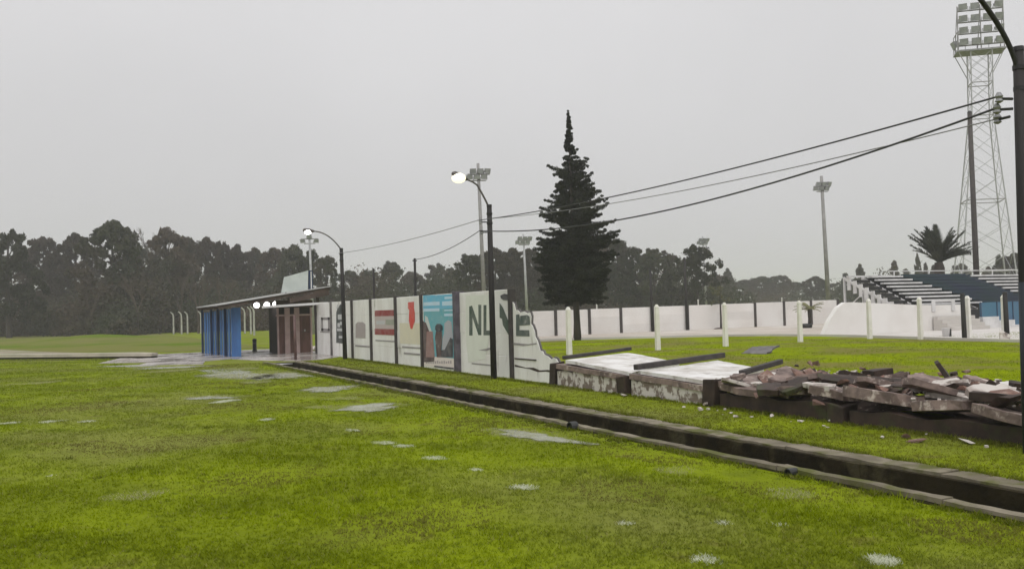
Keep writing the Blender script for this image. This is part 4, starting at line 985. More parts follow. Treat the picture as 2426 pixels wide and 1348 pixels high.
# ---------------------------------------------------------------- stand
st = thing('stand', 'open stand with white benches and a blue middle block behind a white wall', 'grandstand', (48, 34, 0))
def D(x, y, z): return (x - 48, y - 34, z)
NR = 9
for i in range(NR):
    y = 33.0 + i * 0.41; z = 1.36 + i * 0.205
    xb = 44.3 + 0.3 * (NR - 1 - i)
    for (x0, x1, m) in ((41.6, xb - 0.1, M_standwhite), (xb, 51.4 - 0.15 * i, M_standblue), (51.5 - 0.15 * i, 63.0, M_standwhite)):
        MB().bbox(x0 - 48, x1 - 48, y - 34, y + 0.24 - 34, z - 0.01, z + 0.085).build('bench', m, st)
    MB().bbox(xb - 48, 51.3 - 0.15 * i - 48, y + 0.245 - 34, y + 0.265 - 34, z - 0.10, z + 0.17).build('seat_back', M_standblue, st)
    MB().bbox(41.5 - 48, 63 - 48, y + 0.27 - 34, y + 0.31 - 34, z - 0.26, z - 0.015).build('riser', M_standdark, st)
    MB().bbox(41.5 - 48, 63 - 48, y - 0.09 - 34, y + 0.26 - 34, z - 0.29, z - 0.25).build('footboard', M_standblue if i % 2 else M_standdark, st)
    MB().bbox(40.15 - 48, 41.45 - 48, y - 34, y + 0.40 - 34, z - 0.30, z - 0.14).build('aisle_step', M_standdark, st)  # shade of the aisle is put into the dark step colour
for x in (40.0, 41.48, 46, 51, 56, 61):
    f = MB()
    f.bar(D(x, 32.9, 1.0), D(x, 36.9, 3.0), 0.07, 0.14)
    f.bar(D(x, 36.85, 0), D(x, 36.85, 3.05), 0.10)
    f.bar(D(x, 35.4, 0), D(x, 35.4, 2.25), 0.09); f.bar(D(x, 34.2, 0), D(x, 34.2, 1.65), 0.09); f.bar(D(x, 33.1, 0), D(x, 33.1, 1.1), 0.09)
    f.bar(D(x, 36.8, 1.2), D(x, 35.4, 2.2), 0.05); f.bar(D(x, 35.4, 0.6), D(x, 34.2, 1.6), 0.05); f.bar(D(x, 36.8, 0.3), D(x, 34.2, 1.55), 0.05)
    f.build('frame', M_standwhite, st)
for i in range(NR):      # end balustrade by the aisle, one baluster per step
    y = 33.1 + i * 0.41; z = 1.1 + i * 0.205
    MB().bbox(39.94 - 48, 40.02 - 48, y - 34, y + 0.22 - 34, z - 0.45, z + 0.28).build('baluster', M_standwhite, st)
MB().bbox(39.9 - 48, 43.6 - 48, 36.45 - 34, 36.6 - 34, 3.02, 3.12).build('top_rail', M_standwhite, st)
MB().bbox(43.6 - 48, 63 - 48, 36.72 - 34, 36.78 - 34, 3.34, 3.40).build('top_rail', M_standwhite, st)
for x in (44, 47, 50, 53, 56, 59, 62): MB().bbox(x - 48 - 0.03, x - 48 + 0.03, 36.72 - 34, 36.78 - 34, 2.9, 3.34).build('rail_post', M_standwhite, st)
MB().bbox(41.5 - 48, 63 - 48, 32.6 - 34, 32.66 - 34, 0.0, 1.02).build('front_board', M_standdark, st)

sw = thing('stand_wall', 'broad white front wall below the stand with a sloping left end', 'wall', (38, 32, 0))
MB().prism([(33.0, -0.05), (44.0, -0.05), (44.0, 1.32), (40.2, 1.36), (38.6, 1.44), (35.2, 1.62), (34.6, 1.62), (34.1, 1.38), (33.5, 0.75)], lambda u, v, t: (u - 38, t, v), -0.12, 0.12).build('wall_body', M_white2, sw)
MB().hexa([(2.9, -0.18, 1.0), (3.15, -0.18, 1.0), (3.15, -0.125, 1.0), (2.9, -0.125, 1.0), (2.9, -0.18, 1.62), (3.15, -0.18, 1.62), (3.15, -0.125, 1.62), (2.9, -0.125, 1.62)]).build('gate_pier', M_standwhite, sw)
MB().hexa([(4.45, -0.18, 1.0), (4.7, -0.18, 1.0), (4.7, -0.125, 1.0), (4.45, -0.125, 1.0), (4.45, -0.18, 1.62), (4.7, -0.18, 1.62), (4.7, -0.125, 1.62), (4.45, -0.125, 1.62)]).build('gate_pier', M_standwhite, sw)
MB().bbox(3.155, 4.445, -0.17, -0.13, 1.5, 1.60).build('lintel', M_standwhite, sw)
stp = thing('steps', 'wide white steps up to the stand beside the blue hoarding', 'steps', (42.4, 31.3, 0))
for i in range(4): MB().bbox(-1.5, 1.5, -0.6 + i * 0.28, 0.5, 0.012 + i * 0.18, 0.012 + (i + 1) * 0.18 - 0.004).build('step', M_terrace, stp)
bh = thing('blue_hoarding', 'teal-blue hoarding with a white stepped base at the right of the stand', 'hoarding', (47, 31.4, 0))
for i in range(6):
    x0 = 44.15 + i * 1.35; zb = (0.62, 0.40, 0.12, 0.05, 0.02, 0.02)[i]
    MB().bbox(x0 - 47, x0 + 1.33 - 47, -0.03, 0.03, zb + 0.004, 1.40).build('sheet', M_teal, bh)
    if zb > 0.03: MB().bbox(x0 - 47, x0 + 1.345 - 47, -0.14, 0.10, 0.0, zb).build('base_step', M_standwhite, bh)
    MB().bbox(x0 - 47 - 0.03, x0 - 47 + 0.03, -0.06, -0.032, zb, 1.42).build('mullion', M_bluedark, bh)
o = inst(CHM[5][0], 'white_boulder', None, (31.9, 21.7, 0.22), (0.2, 0.1, 0.4), (0.42, 0.4, 0.6)); tag(o, 'whitewashed boulder at the turf corner beside the near lamp pole', 'boulder')
o = thing('bucket', 'small white bucket with a dark side near the stand steps', 'bucket', (34.6, 26.3, 0.012))
MB().lathe([(0.13, 0.0), (0.17, 0.36), (0.18, 0.37), (0.15, 0.371)], (0, 0, 0), 14).build('body', M_standwhite, o, smooth=True); MB().bbox(0.12, 0.24, -0.1, 0.1, 0.0, 0.34).build('flap', M_black, o)

# ---------------------------------------------------------------- floodlights
def lamp_mesh():
    mb = MB()
    mb.hexa([(-0.30, -0.10, -0.24), (0.30, -0.10, -0.24), (0.22, 0.22, -0.18), (-0.22, 0.22, -0.18), (-0.30, -0.10, 0.24), (0.30, -0.10, 0.24), (0.22, 0.22, 0.18), (-0.22, 0.22, 0.18)])
    mb.bar((-0.34, 0.02, 0), (-0.34, 0.02, -0.34), 0.04); mb.bar((0.34, 0.02, 0), (0.34, 0.02, -0.34), 0.04)
    return mb.mesh('floodlight', M_lampbox)
LAMP = lamp_mesh()
GLASS = MB().bbox(-0.27, 0.27, -0.115, -0.102, -0.21, 0.21).mesh('glass', M_lampglass)
def flood(parent, loc, rot, s=1.0):
    o = inst(LAMP, 'floodlight', parent, loc, rot, (s, s, s)); inst(GLASS, 'glass', o); return o
def mast(x, y, h, r, lab, m=None, n=6, s=0.7, top=0.6):
    t = thing('floodlight_mast', lab, 'floodlight', (x, y, 0), rz=rad(-20), group='floodlight masts of the sports ground')
    MB().tube([(0, 0, -0.2), (-0.02 * h, 0, h)], [r, r * 0.62], 10).build('mast', m or M_galvgrey, t, smooth=True)
    zc = h - top; xo = -0.02 * zc
    MB().bar((xo - 0.75, 0, zc), (xo + 0.75, 0, zc), 0.08).build('crossbar', M_galvgrey, t)
    MB().bar((xo - 0.5, 0, zc - 0.42), (xo + 0.5, 0, zc - 0.42), 0.07).build('crossbar', M_galvgrey, t)
    for k in range(n):
        a = -0.6 + 1.2 * k / (n - 1); up = k % 2
        flood(t, (xo + a, -0.14, zc + (0.22 if up else -0.18)), (rad(20), 0, rad(-25 + 50 * k / (n - 1))), s)
    return t
mast(25.4, 54.4, 11.7, 0.16, 'pale floodlight mast right behind the warm glowing street lamp', top=0.75)
mast(39.6, 75.3, 8.9, 0.15, 'faint floodlight mast just left of the conifer', M_galv)
mast(71.1, 87.4, 10.1, 0.15, 'far floodlight mast peeping above the round tree right of the conifer', M_galv)
mast(57.7, 54.9, 12.3, 0.20, 'grey floodlight mast left of the stand', top=0.9)
mast(20.0, 79.6, 9.2, 0.14, 'thin pale mast behind the roof sign of the gate shelter', M_galv, n=3)
t = thing('timber_mast', 'tall dark bare pole in front of the lattice tower', 'pole', (53.2, 38.0, 0))
MB().tube([(0, 0, -0.3), (0, 0, 13.8)], [0.20, 0.14], 12).build('shaft', M_postdark, t, smooth=True); MB().tube([(0, 0, 13.8), (0, 0, 13.9)], [0.16, 0.08], 12).build('cap', M_armdark, t)

tw = thing('floodlight_tower', 'tall pale lattice floodlight tower with four rows of lamps at the upper right', 'floodlight tower', (82.6, 59.2, 0), rz=rad(-44))
TH = 26.6; B0, B1 = 2.75, 0.98
def leg(sx, sy, z): 
    k = B0 + (B1 - B0) * min(1, z / 20.0); k = k if z < 20 else B1
    return Vector((sx * k, sy * k, z))
for sx in (-1, 1):
    for sy in (-1, 1):
        MB().tube([leg(sx, sy, -0.2), leg(sx, sy, 20), leg(sx, sy, TH)], [0.075, 0.06, 0.055], 6).build('leg', M_galv, tw)
zs = [0, 3.2, 6.2, 8.9, 11.4, 13.8, 16.0, 18.1, 20.0, 21.7, 23.4, 25.0, TH]
for a, b in zip(zs[:-1], zs[1:]):
    mb = MB()
    for (s1, s2) in (((-1, -1), (1, -1)), ((1, -1), (1, 1)), ((1, 1), (-1, 1)), ((-1, 1), (-1, -1))):
        mid = (leg(*s1, b) + leg(*s2, b)) / 2
        mb.tube([leg(*s1, a), leg(*s2, b)], 0.024, 5); mb.tube([leg(*s2, a), leg(*s1, b)], 0.024, 5)
    mb.build('lattice', M_galv, tw)
for z in (4.3, 11.4, 20.0, 23.4):
    mb = MB()
    for (s1, s2) in (((-1, -1), (1, -1)), ((1, -1), (1, 1)), ((1, 1), (-1, 1)), ((-1, 1), (-1, -1))): mb.tube([leg(*s1, z), leg(*s2, z)], 0.05, 5)
    mb.build('ring', M_galvgrey, tw)
hd = MB()
for k in range(4):
    z = 27.2 + k * 1.22
    hd.bar((-2.1, -0.95 + 0.10 * k, z), (2.1, -0.95 + 0.10 * k, z), 0.11)
for x in (-2.1, 0, 2.1):
    hd.bar((x, -0.95, 26.8), (x, -0.60, 31.4), 0.09); hd.bar((x, 1.0, 26.8), (x, -0.60, 31.2), 0.07)
hd.build('head_frame', M_galvgrey, tw)
MB().bbox(-2.25, 2.25, -1.15, 1.15, 26.62, 26.78).build('platform', M_lampbox, tw)
pr = MB()
for x in (-2.2, -1.1, 0, 1.1, 2.2): pr.bar((x, 1.1, 26.78), (x, 1.1, 27.8), 0.05)
pr.bar((-2.2, 1.1, 27.8), (2.2, 1.1, 27.8), 0.05); pr.bar((-2.2, 1.1, 27.3), (2.2, 1.1, 27.3), 0.05)
for y in (-1.1, 0, 1.1): pr.bar((-2.2, y, 26.78), (-2.2, y, 28.6), 0.06)
pr.bar((-2.2, -1.1, 28.6), (-2.2, 1.1, 28.6), 0.06)
pr.build('guard_rail', M_galvgrey, tw)
for sx in (-1, 1):
    for sy in (-1, 1): MB().bar((sx * 2.1, sy * 1.0, 26.6), leg(sx, sy, 24.2), 0.07).build('brace', M_galvgrey, tw)
tw.matrix_world = Matrix.Translation((83.4, 58.8, 0)) @ Matrix.Rotation(rad(1.2), 4, Vector((math.sin(YAW), math.cos(YAW), 0))) @ Matrix.Rotation(rad(-44), 4, 'Z')
for k in range(4):
    for j in range(4): flood(tw, (-1.62 + 1.08 * j, -1.28 + 0.10 * k, 27.55 + k * 1.22), (rad(24), 0, rad(-14 + 9 * j)), 1.32)
flood(tw, (-2.3, 0.0, 27.6), (rad(24), 0, rad(-80)), 1.5)

# ---------------------------------------------------------------- trees
def rand_dirs(n):
    v = rng.normal(size=(n, 3)); return v / np.linalg.norm(v, axis=1, keepdims=True)
def leaf_cloud(centres, radii, per, size, flat=0.8, elong=1.0):
    """leaf-sized triangles spread through clumps"""
    n = len(centres) * per
    c = np.repeat(np.asarray(centres, float), per, 0); r = np.repeat(np.asarray(radii, float), per)
    d = rand_dirs(n) * (rng.random(n) ** 0.45 * r)[:, None]; d[:, 2] *= flat
    p = c + d
    a = rand_dirs(n); b = np.cross(a, rand_dirs(n)); b /= np.linalg.norm(b, axis=1, keepdims=True)
    s = size * rng.uniform(0.6, 1.4, n)[:, None]
    v = np.empty((n, 3, 3)); v[:, 0] = p - a * s * 0.5 * elong; v[:, 1] = p + a * s * 0.5 * elong; v[:, 2] = p + b * s * 0.75
    return v.reshape(-1, 3)

M_leafpine = leafmat('pine_foliage', (0.030, 0.038, 0.020), (0.054, 0.060, 0.032), scale=0.5, per_object=0.35, c3=(0.075, 0.058, 0.042), scale3=0.07, c3r=(0.40, 0.54))
M_leafeuc = leafmat('broadleaf_foliage', (0.042, 0.048, 0.028), (0.066, 0.068, 0.040), scale=0.5, per_object=0.3, c3=(0.062, 0.050, 0.04), scale3=0.12, c3r=(0.5, 0.65))
M_brush = leafmat('brown_brushwood', (0.098, 0.068, 0.046), (0.062, 0.050, 0.034), scale=0.25, per_object=0.0, c3=(0.050, 0.058, 0.030), scale3=0.06, c3r=(0.42, 0.62))
M_twig = mat('pale_twigs', (0.16, 0.145, 0.13), scale=2, rough=0.9)
M_conifer = leafmat('conifer_needles', (0.014, 0.018, 0.010), (0.030, 0.035, 0.019), scale=1.2, per_object=0.0, trans=0.12)
M_palm = leafmat('palm_leaf', (0.030, 0.036, 0.024), (0.05, 0.058, 0.036), scale=1.0, per_object=0.2, trans=0.2)
M_yellowleaf = leafmat('yellowish_leaf', (0.30, 0.29, 0.15), (0.22, 0.23, 0.10), scale=2.0, per_object=0.1, trans=0.3)

def crown_mesh(kind, k):
    """crown of unit height 1 above its foot at z = 0, half width about 0.5"""
    cs = []; rs = []
    n = {'P': 130, 'E': 95, 'C': 80}[kind]
    lob = [(rng.uniform(0, 6.28), rng.uniform(0.2, 0.9)) for _ in range(4)]
    for i in range(n):
        t = rng.random() ** 0.65
        a = rng.uniform(0, 6.28)
        if kind == 'P': env = 0.50 * (1 - t ** 4.0) ** 0.6 * (0.84 + 0.16 * math.sin(3 * a + 6 * t + k))
        elif kind == 'E': env = 0.50 * math.sqrt(max(0.02, 1 - ((t - 0.45) / 0.56) ** 2)) * (0.72 + 0.28 * math.sin(2 * a + 5 * t + k))
        else: env = 0.50 * (1 - t) ** 0.8
        rr_ = env * rng.random() ** 0.38
        cs.append((rr_ * math.cos(a), rr_ * math.sin(a), 0.04 + t * 0.93)); rs.append(rng.uniform(0.05, 0.125) * (1 - 0.45 * t))
    per = {'P': 150, 'E': 140, 'C': 80}[kind]
    v = leaf_cloud(cs, rs, per, 0.030 if kind != 'C' else 0.04, flat=0.8)
    return np_mesh('crown', v, 3, M_leafpine if kind in 'PC' else M_leafeuc)
CROWN = {k: [crown_mesh(k, i) for i in range(4)] for k in 'PEC'}
TRUNK = MB().tube([(0, 0, -0.03), (0.01, 0, 0.5), (0, 0.01, 0.93)], [0.028, 0.016, 0.004], 7)
for q in range(9):
    a = q * 2.4; z = 0.25 + q * 0.07; L = 0.22 * (1.1 - q * 0.09)
    TRUNK.tube([(0, 0, z), (L * 0.6 * math.cos(a), L * 0.6 * math.sin(a), z + 0.05), (L * math.cos(a), L * math.sin(a), z + 0.10)], [0.009, 0.005, 0.002], 5)
TRUNK = TRUNK.mesh('trunk', M_bark)
def bare_tree():
    mb = MB(); r = random.Random(5)
    def grow(p, d, L, rad_, lev):
        q = p + d * L; mb.tube([p, (p + q) / 2 + Vector((r.uniform(-1, 1), r.uniform(-1, 1), 0)) * L * 0.05, q], [rad_, rad_ * 0.8, rad_ * 0.6], 5, cap=False)
        if lev == 0: return
        for _ in range(3 if lev > 1 else 4):
            nd = (d + Vector((r.uniform(-1, 1), r.uniform(-1, 1), r.uniform(0.0, 0.6))) * 0.55).normalized(); grow(q, nd, L * r.uniform(0.55, 0.75), rad_ * 0.58, lev - 1)
    grow(Vector((0, 0, -0.02)), Vector((0, 0, 1)), 0.33, 0.022, 5)
    return mb
TREES = [
(-10.6, 130.9, 13.5, 6.9, 'P'),
(-5.9, 120.6, 13.0, 5.2, 'E'),
(-2.8, 144.8, 14.1, 5.8, 'P'),
(1.4, 140.5, 14.1, 5.1, 'P'),
(5.2, 115.0, 13.4, 5.8, 'P'),
(10.3, 151.7, 13.2, 4.7, 'P'),
(11.1, 131.1, 15.7, 7.0, 'B'),
(11.9, 122.8, 13.4, 5.2, 'P'),
(16.4, 137.4, 13.4, 4.0, 'P'),
(18.6, 136.3, 13.5, 3.4, 'P'),
(21.4, 140.5, 13.4, 3.5, 'P'),
(23.8, 140.4, 12.7, 3.6, 'P'),
(27.0, 143.2, 12.4, 3.7, 'P'),
(28.0, 133.8, 11.8, 4.1, 'P'),
(28.9, 125.5, 11.7, 4.5, 'E'),
(30.7, 123.4, 10.8, 3.5, 'E'),
(30.4, 113.5, 9.3, 2.8, 'E'),
(43.2, 146.3, 9.0, 4.7, 'P'),
(47.3, 149.8, 9.3, 4.7, 'P'),
(46.1, 133.6, 9.8, 4.1, 'E'),
(55.9, 151.1, 8.9, 5.3, 'P'),
(65.2, 159.9, 11.2, 5.1, 'E'),
(53.0, 124.5, 7.9, 3.9, 'P'),
(47.1, 105.1, 9.0, 4.7, 'E'),
(50.4, 104.6, 9.7, 4.4, 'P'),
(52.4, 103.6, 9.7, 3.3, 'P'),
(56.3, 106.1, 9.9, 4.0, 'P'),
(60.0, 106.5, 9.7, 4.6, 'P'),
(65.7, 103.6, 10.3, 4.6, 'P'),
(66.9, 100.7, 10.8, 3.5, 'P'),
(67.8, 98.0, 9.6, 3.5, 'P'),
(68.4, 94.4, 9.1, 3.9, 'E'),
(70.3, 93.4, 8.3, 3.3, 'E'),
(66.9, 83.9, 8.9, 4.0, 'E'),
(98.3, 118.5, 6.7, 4.3, 'P'),
(133.7, 156.7, 9.2, 4.4, 'C'),
(147.3, 166.7, 7.2, 7.2, 'P'),
(154.5, 168.6, 8.1, 6.7, 'P'),
(158.6, 166.5, 8.3, 6.7, 'P'),
(162.2, 164.7, 6.5, 6.3, 'E'),
(143.9, 140.4, 6.9, 4.5, 'P'),
(155.4, 145.7, 5.8, 5.7, 'E'),
(141.7, 130.2, 6.9, 3.8, 'C'),
(120.3, 107.4, 7.4, 2.9, 'C'),
(156.0, 134.3, 6.1, 6.3, 'E'),
(125.6, 104.8, 7.8, 2.6, 'C'),
(152.7, 124.7, 7.4, 3.4, 'C'),
(120.5, 96.1, 8.4, 1.6, 'C'),
(130.3, 102.4, 7.2, 2.0, 'C'),
(131.5, 101.8, 6.9, 1.9, 'C'),
(144.7, 106.3, 7.7, 3.8, 'E'),
(139.7, 97.6, 6.4, 3.6, 'C'),
(122.6, 83.9, 7.3, 2.7, 'C'),
(115.0, 76.5, 7.4, 3.2, 'P'),
(118.1, 74.9, 7.3, 4.0, 'P'),
]
ORD = ['first', 'second', 'third', 'fourth', 'fifth', 'sixth', 'seventh', 'eighth', 'ninth', 'tenth', 'eleventh', 'twelfth', 'thirteenth', 'fourteenth', 'fifteenth', 'sixteenth', 'seventeenth', 'eighteenth', 'nineteenth', 'twentieth', 'twenty-first', 'twenty-second']
ZONES = ((17, 'in the left wood, {} from the left edge', 'trees of the left wood'), (34, 'behind the walls, {} from the far street lamp', 'trees behind the walls'), (999, 'on the hazy right skyline, {} from the left', 'trees on the right skyline'))
KN = {'P': ('pine_tree', 'dark dense pine', 'tree'), 'E': ('broadleaf_tree', 'grey-green broadleaf tree', 'tree'), 'C': ('conifer_tree', 'slim pointed conifer', 'tree'), 'B': ('bare_tree', 'pale bare winter tree', 'tree')}
zi = 0; cnt = 0
for i, (x, y, h, w, kind) in enumerate(TREES):
    if i >= ZONES[zi][0]: zi += 1; cnt = 0
    nm, ds, ct = KN[kind]
    t = thing(nm, ds + ' ' + ZONES[zi][1].format(ORD[cnt]), ct, (x, y, 0), rz=random.uniform(0, 6.28), group=ZONES[zi][2]); cnt += 1
    if kind == 'B':
        o = inst(bare_tree().mesh('branches', M_twig), 'branches', t, scale=(h * 0.75, h * 0.75, h)); continue
    inst(TRUNK, 'trunk', t, scale=(h, h, h))
    low = 0.10 * h
    inst(CROWN[kind][i % 4], 'crown', t, (0, 0, low), (0, 0, 0), (w * (1.75 if kind != 'C' else 1.6), w * (1.75 if kind != 'C' else 1.6), (h - low) * (1.0 if kind != 'C' else 1.06)))

M_browntwig = mat('brown_twigs', (0.085, 0.062, 0.046), (0.06, 0.045, 0.035), scale=2, rough=0.9)
BT = bare_tree().mesh('branches', M_browntwig)
for i, (x, y, h) in enumerate(((2.7, 110.8, 10.1), (6.1, 116.6, 12.2), (7.3, 107.1, 10.8), (12.3, 112.6, 11.6), (13.4, 105.3, 10.2), (16.8, 109.4, 10.3))):
    t = thing('bare_tree', 'brownish bare tree at the front of the left wood, %s from the left' % ORD[i], 'tree', (x, y, 0), rz=i * 1.3, group='brown bare trees before the left wood')
    inst(BT, 'branches', t, scale=(h * 0.62, h * 0.62, h * 0.72))

# brushwood: a mass nobody could count, at the foot of the woods
def brush():
    cs = []; rs = []
    def run(pts, n, h, dep, rad_=1.2):
        for _ in range(n):
            k = rng.integers(0, len(pts) - 1); t = rng.random()
            x = pts[k][0] + (pts[k + 1][0] - pts[k][0]) * t; y = pts[k][1] + (pts[k + 1][1] - pts[k][1]) * t
            hh = h * (0.6 + 0.4 * math.sin(x * 0.35 + y * 0.11) ** 2)
            back = rng.random()
            cs.append((x + rng.normal(0, 1.0) + 0.5 * dep * back, y + dep * back, rng.random() ** 1.1 * hh * (0.35 + 0.55 * back))); rs.append(rad_ * rng.uniform(0.7, 1.5))
    run([(-40, 139), (-8, 137), (0, 122), (5.6, 107)], 1000, 13.0, 20, 1.8)
    run([(0.5, 121), (4.2, 110), (5.2, 103)], 160, 5.0, 4.0, 1.0)
    run([(12, 121), (17, 112), (22, 108)], 260, 9.0, 8, 1.4)
    run([(14, 118), (30, 112), (45, 104), (62, 98), (80, 90)], 900, 10.0, 18, 1.9)
    run([(80, 150), (110, 140), (150, 125), (175, 105), (165, 70)], 520, 6.0, 16, 2.2)
    run([(118, 108), (128, 100), (138, 88), (142, 74)], 220, 7.0, 10, 1.6)
    run([(12, 122), (22, 150), (40, 150)], 320, 11, 20, 2.0)
    return leaf_cloud(cs, rs, 110, 0.30, flat=0.85)
o = link(bpy.data.objects.new('undergrowth', np_mesh('undergrowth', brush(), 3, M_brush)))
tag(o, 'brown and dull green brushwood massed at the foot of the woods', kind='stuff')

# the big conifer
co = thing('conifer_tree', 'tall dark conical conifer with a bare trunk in the middle of the picture', 'tree', (24.35, 40.66, 0))
MB().tube([(0, 0, -0.2), (0.0, 0, 1.0), (-0.03, 0, 2.5), (-0.10, 0, 7.0), (-0.16, 0, 11.6)], [0.24, 0.18, 0.16, 0.10, 0.015], 12).build('trunk', M_bark, co, smooth=True)
prof_z = [2.1, 2.5, 3.2, 4.2, 5.2, 5.8, 6.6, 7.5, 8.3, 8.9, 9.5, 10.1, 10.6, 11.4, 12.2]
prof_r = [0.85, 1.6, 2.0, 2.1, 2.0, 1.92, 1.75, 1.52, 1.24, 1.0, 0.70, 0.38, 0.24, 0.14, 0.02]
cs = []; rs = []; brm = MB()
z = 2.15
while z < 12.1:
    R = float(np.interp(z, prof_z, prof_r))
    low_ = z < 5.6
    nb_ = max(4, int((6 if low_ else 3.2) + (6 if low_ else 3.6) * R))
    for _ in range(nb_):
        a = rng.uniform(0, 6.28); L = R * (rng.uniform(0.45, 1.03) if rng.random() > (0.14 if low_ else 0.26) else rng.uniform(1.0, 1.30 if not low_ else 1.16)) * (1 + 0.10 * math.sin(2 * a + 1.7 * z))
        up = rng.uniform(-0.22, 0.42) if not low_ else rng.uniform(-0.25, 0.15); zz = z + rng.uniform(-0.22, 0.22)
        n = max(2, int(L / 0.14)); fat = rng.uniform(0.65, 1.3)
        for j in range(n):
            s = (j + 0.7) / n
            cs.append((L * s * math.cos(a) - 0.013 * z, L * s * math.sin(a), zz + L * (up * s - 0.30 * s * (1 - s)) + rng.normal(0, 0.03)))
            rs.append((0.06 * min(1, 0.35 + R) + 0.15 * (1 - abs(2 * s - 1.2)) * min(1, R)) * fat + 0.01)
        if L > 0.5: brm.tube([(-0.013 * z, 0, zz), (L * 0.9 * math.cos(a) - 0.013 * z, L * 0.9 * math.sin(a), zz + L * up * 0.85)], [0.02, 0.006], 4, cap=False)
    z += 0.16 if low_ else (0.21 if z < 10.2 else 0.07)
brm.build('branches', M_bark, co)
fo = inst(np_mesh('foliage', leaf_cloud(cs, rs, 64, 0.062, flat=0.75, elong=1.8), 3, M_conifer), 'crown', co)

# palm behind the stand, its leaves blown to the right
def frond_mesh(L, droop, seed, nleaf=26):
    r = random.Random(seed); mb = MB(); pts = []
    for i in range(11):
        s = i / 10; pts.append(Vector((L * s, 0, -droop * L * s * s)))
    mb.tube(pts, [0.045 * (1 - 0.9 * i / 10) + 0.004 for i in range(11)], 5)
    for i in range(nleaf):
        s = 0.14 + 0.85 * i / nleaf; p = Vector((L * s, 0, -droop * L * s * s))
        l = 0.52 * math.sin(math.pi * min(1, 0.22 + 0.75 * s)) * (L / 2.6) + 0.08
        for sd in (-1, 1):
            tip = p + Vector((l * 0.62, sd * l * 0.72, -0.10 * l + r.uniform(-0.06, 0.12)))
            wv = Vector((0.05, 0, 0.0)); mid = p.lerp(tip, 0.5) + Vector((0, 0, 0.03))
            mb.add([p - wv, p + wv, mid + wv * 0.9, tip, mid - wv * 0.9], [(0, 1, 2, 3, 4)])
    return mb.mesh('frond', M_palm)
FR = [frond_mesh(2.6, 0.20, 1), frond_mesh(2.3, 0.38, 2), frond_mesh(2.9, 0.12, 3)]
pa = thing('palm_tree', 'dark wind-blown palm rising behind the stand', 'palm', (54.7, 41.9, 0))
tr_ = MB(); pts = [(0, 0, -0.2)] + [(0.04 * math.sin(k), 0, 0.42 * k) for k in range(1, 11)]
tr_.tube(pts, [0.42, 0.40, 0.36, 0.34, 0.34, 0.33, 0.33, 0.33, 0.34, 0.36, 0.26], 12)
tr_.build('trunk', M_bark, pa, smooth=True)
r = random.Random(4)
right = Vector((0.89, -0.45, 0))            # image right in plan
def frond(el, az, k, s=1.0):
    inst(FR[k], 'frond', pa, (0, 0, 4.15), (0, -el, az), (s, s, s))
az0 = math.atan2(right.y, right.x)
for i in range(34): frond(rad(r.uniform(56, 88)), az0 + r.choice((0, 2.4, 3.1, 3.9, 1.0, -1.0)) + r.uniform(-0.5, 0.5), r.choice((0, 1)), r.uniform(0.85, 1.12))
for i in range(14): frond(rad(r.uniform(22, 55)), az0 + r.uniform(-0.5, 0.5), r.choice((0, 1)), r.uniform(0.8, 1.0))
frond(rad(38), az0 + math.pi + 0.1, 2, 0.85); frond(rad(26), az0, 2, 1.05); frond(rad(50), az0 + 2.6, 1, 0.8); frond(rad(40), az0 - 2.2, 1, 0.8)

# two small trees before the far wall
sp = thing('sapling', 'thin sapling with yellowish leaves in front of the far wall, left of the grey mast', 'sapling', (39.9, 47.6, 0))
MB().tube([(0, 0, -0.1), (0.02, 0, 0.9), (0.0, 0, 2.0), (0.05, 0, 2.8)], [0.075, 0.06, 0.045, 0.015], 8).build('trunk', M_bark, sp, smooth=True)
MB().lathe([(0.55, -0.05), (0.45, 0.06), (0.2, 0.10), (0.05, 0.11)], (0, 0, 0), 12).build('earth_mound', M_darkbase, sp, smooth=True)
c_ = rng.normal(0, 1, (26, 3)) * (0.38, 0.38, 0.34) + (0.0, 0, 2.45)
inst(np_mesh('leaves', leaf_cloud(c_, np.full(26, 0.13), 16, 0.10), 3, leafmat('olive_leaf', (0.13, 0.13, 0.07), (0.09, 0.09, 0.045), scale=2)), 'crown', sp)
lp = thing('small_palm', 'small pale yellow-green palm in front of the stand wall end', 'palm', (43.0, 42.6, 0))
MB().tube([(0, 0, -0.05), (0.02, 0, 0.6), (0, 0, 1.2)], [0.13, 0.10, 0.11], 8).build('trunk', M_bark, lp, smooth=True)
MB().lathe([(0.35, 0), (0.40, 0.18), (0.36, 0.28), (0.1, 0.30)], (-0.3, 0, 0), 12).build('dark_stone', M_black, lp)
for k in range(13):
    a = k * 2.4; me = FR[1].copy() if k == 0 else lp_me
    if k == 0: me.materials.clear(); me.materials.append(M_yellowleaf); lp_me = me
    inst(me, 'frond', lp, (0, 0, 1.2), (0, -rad(10 + 7 * (k % 6)), a), (0.42, 0.42, 0.42))

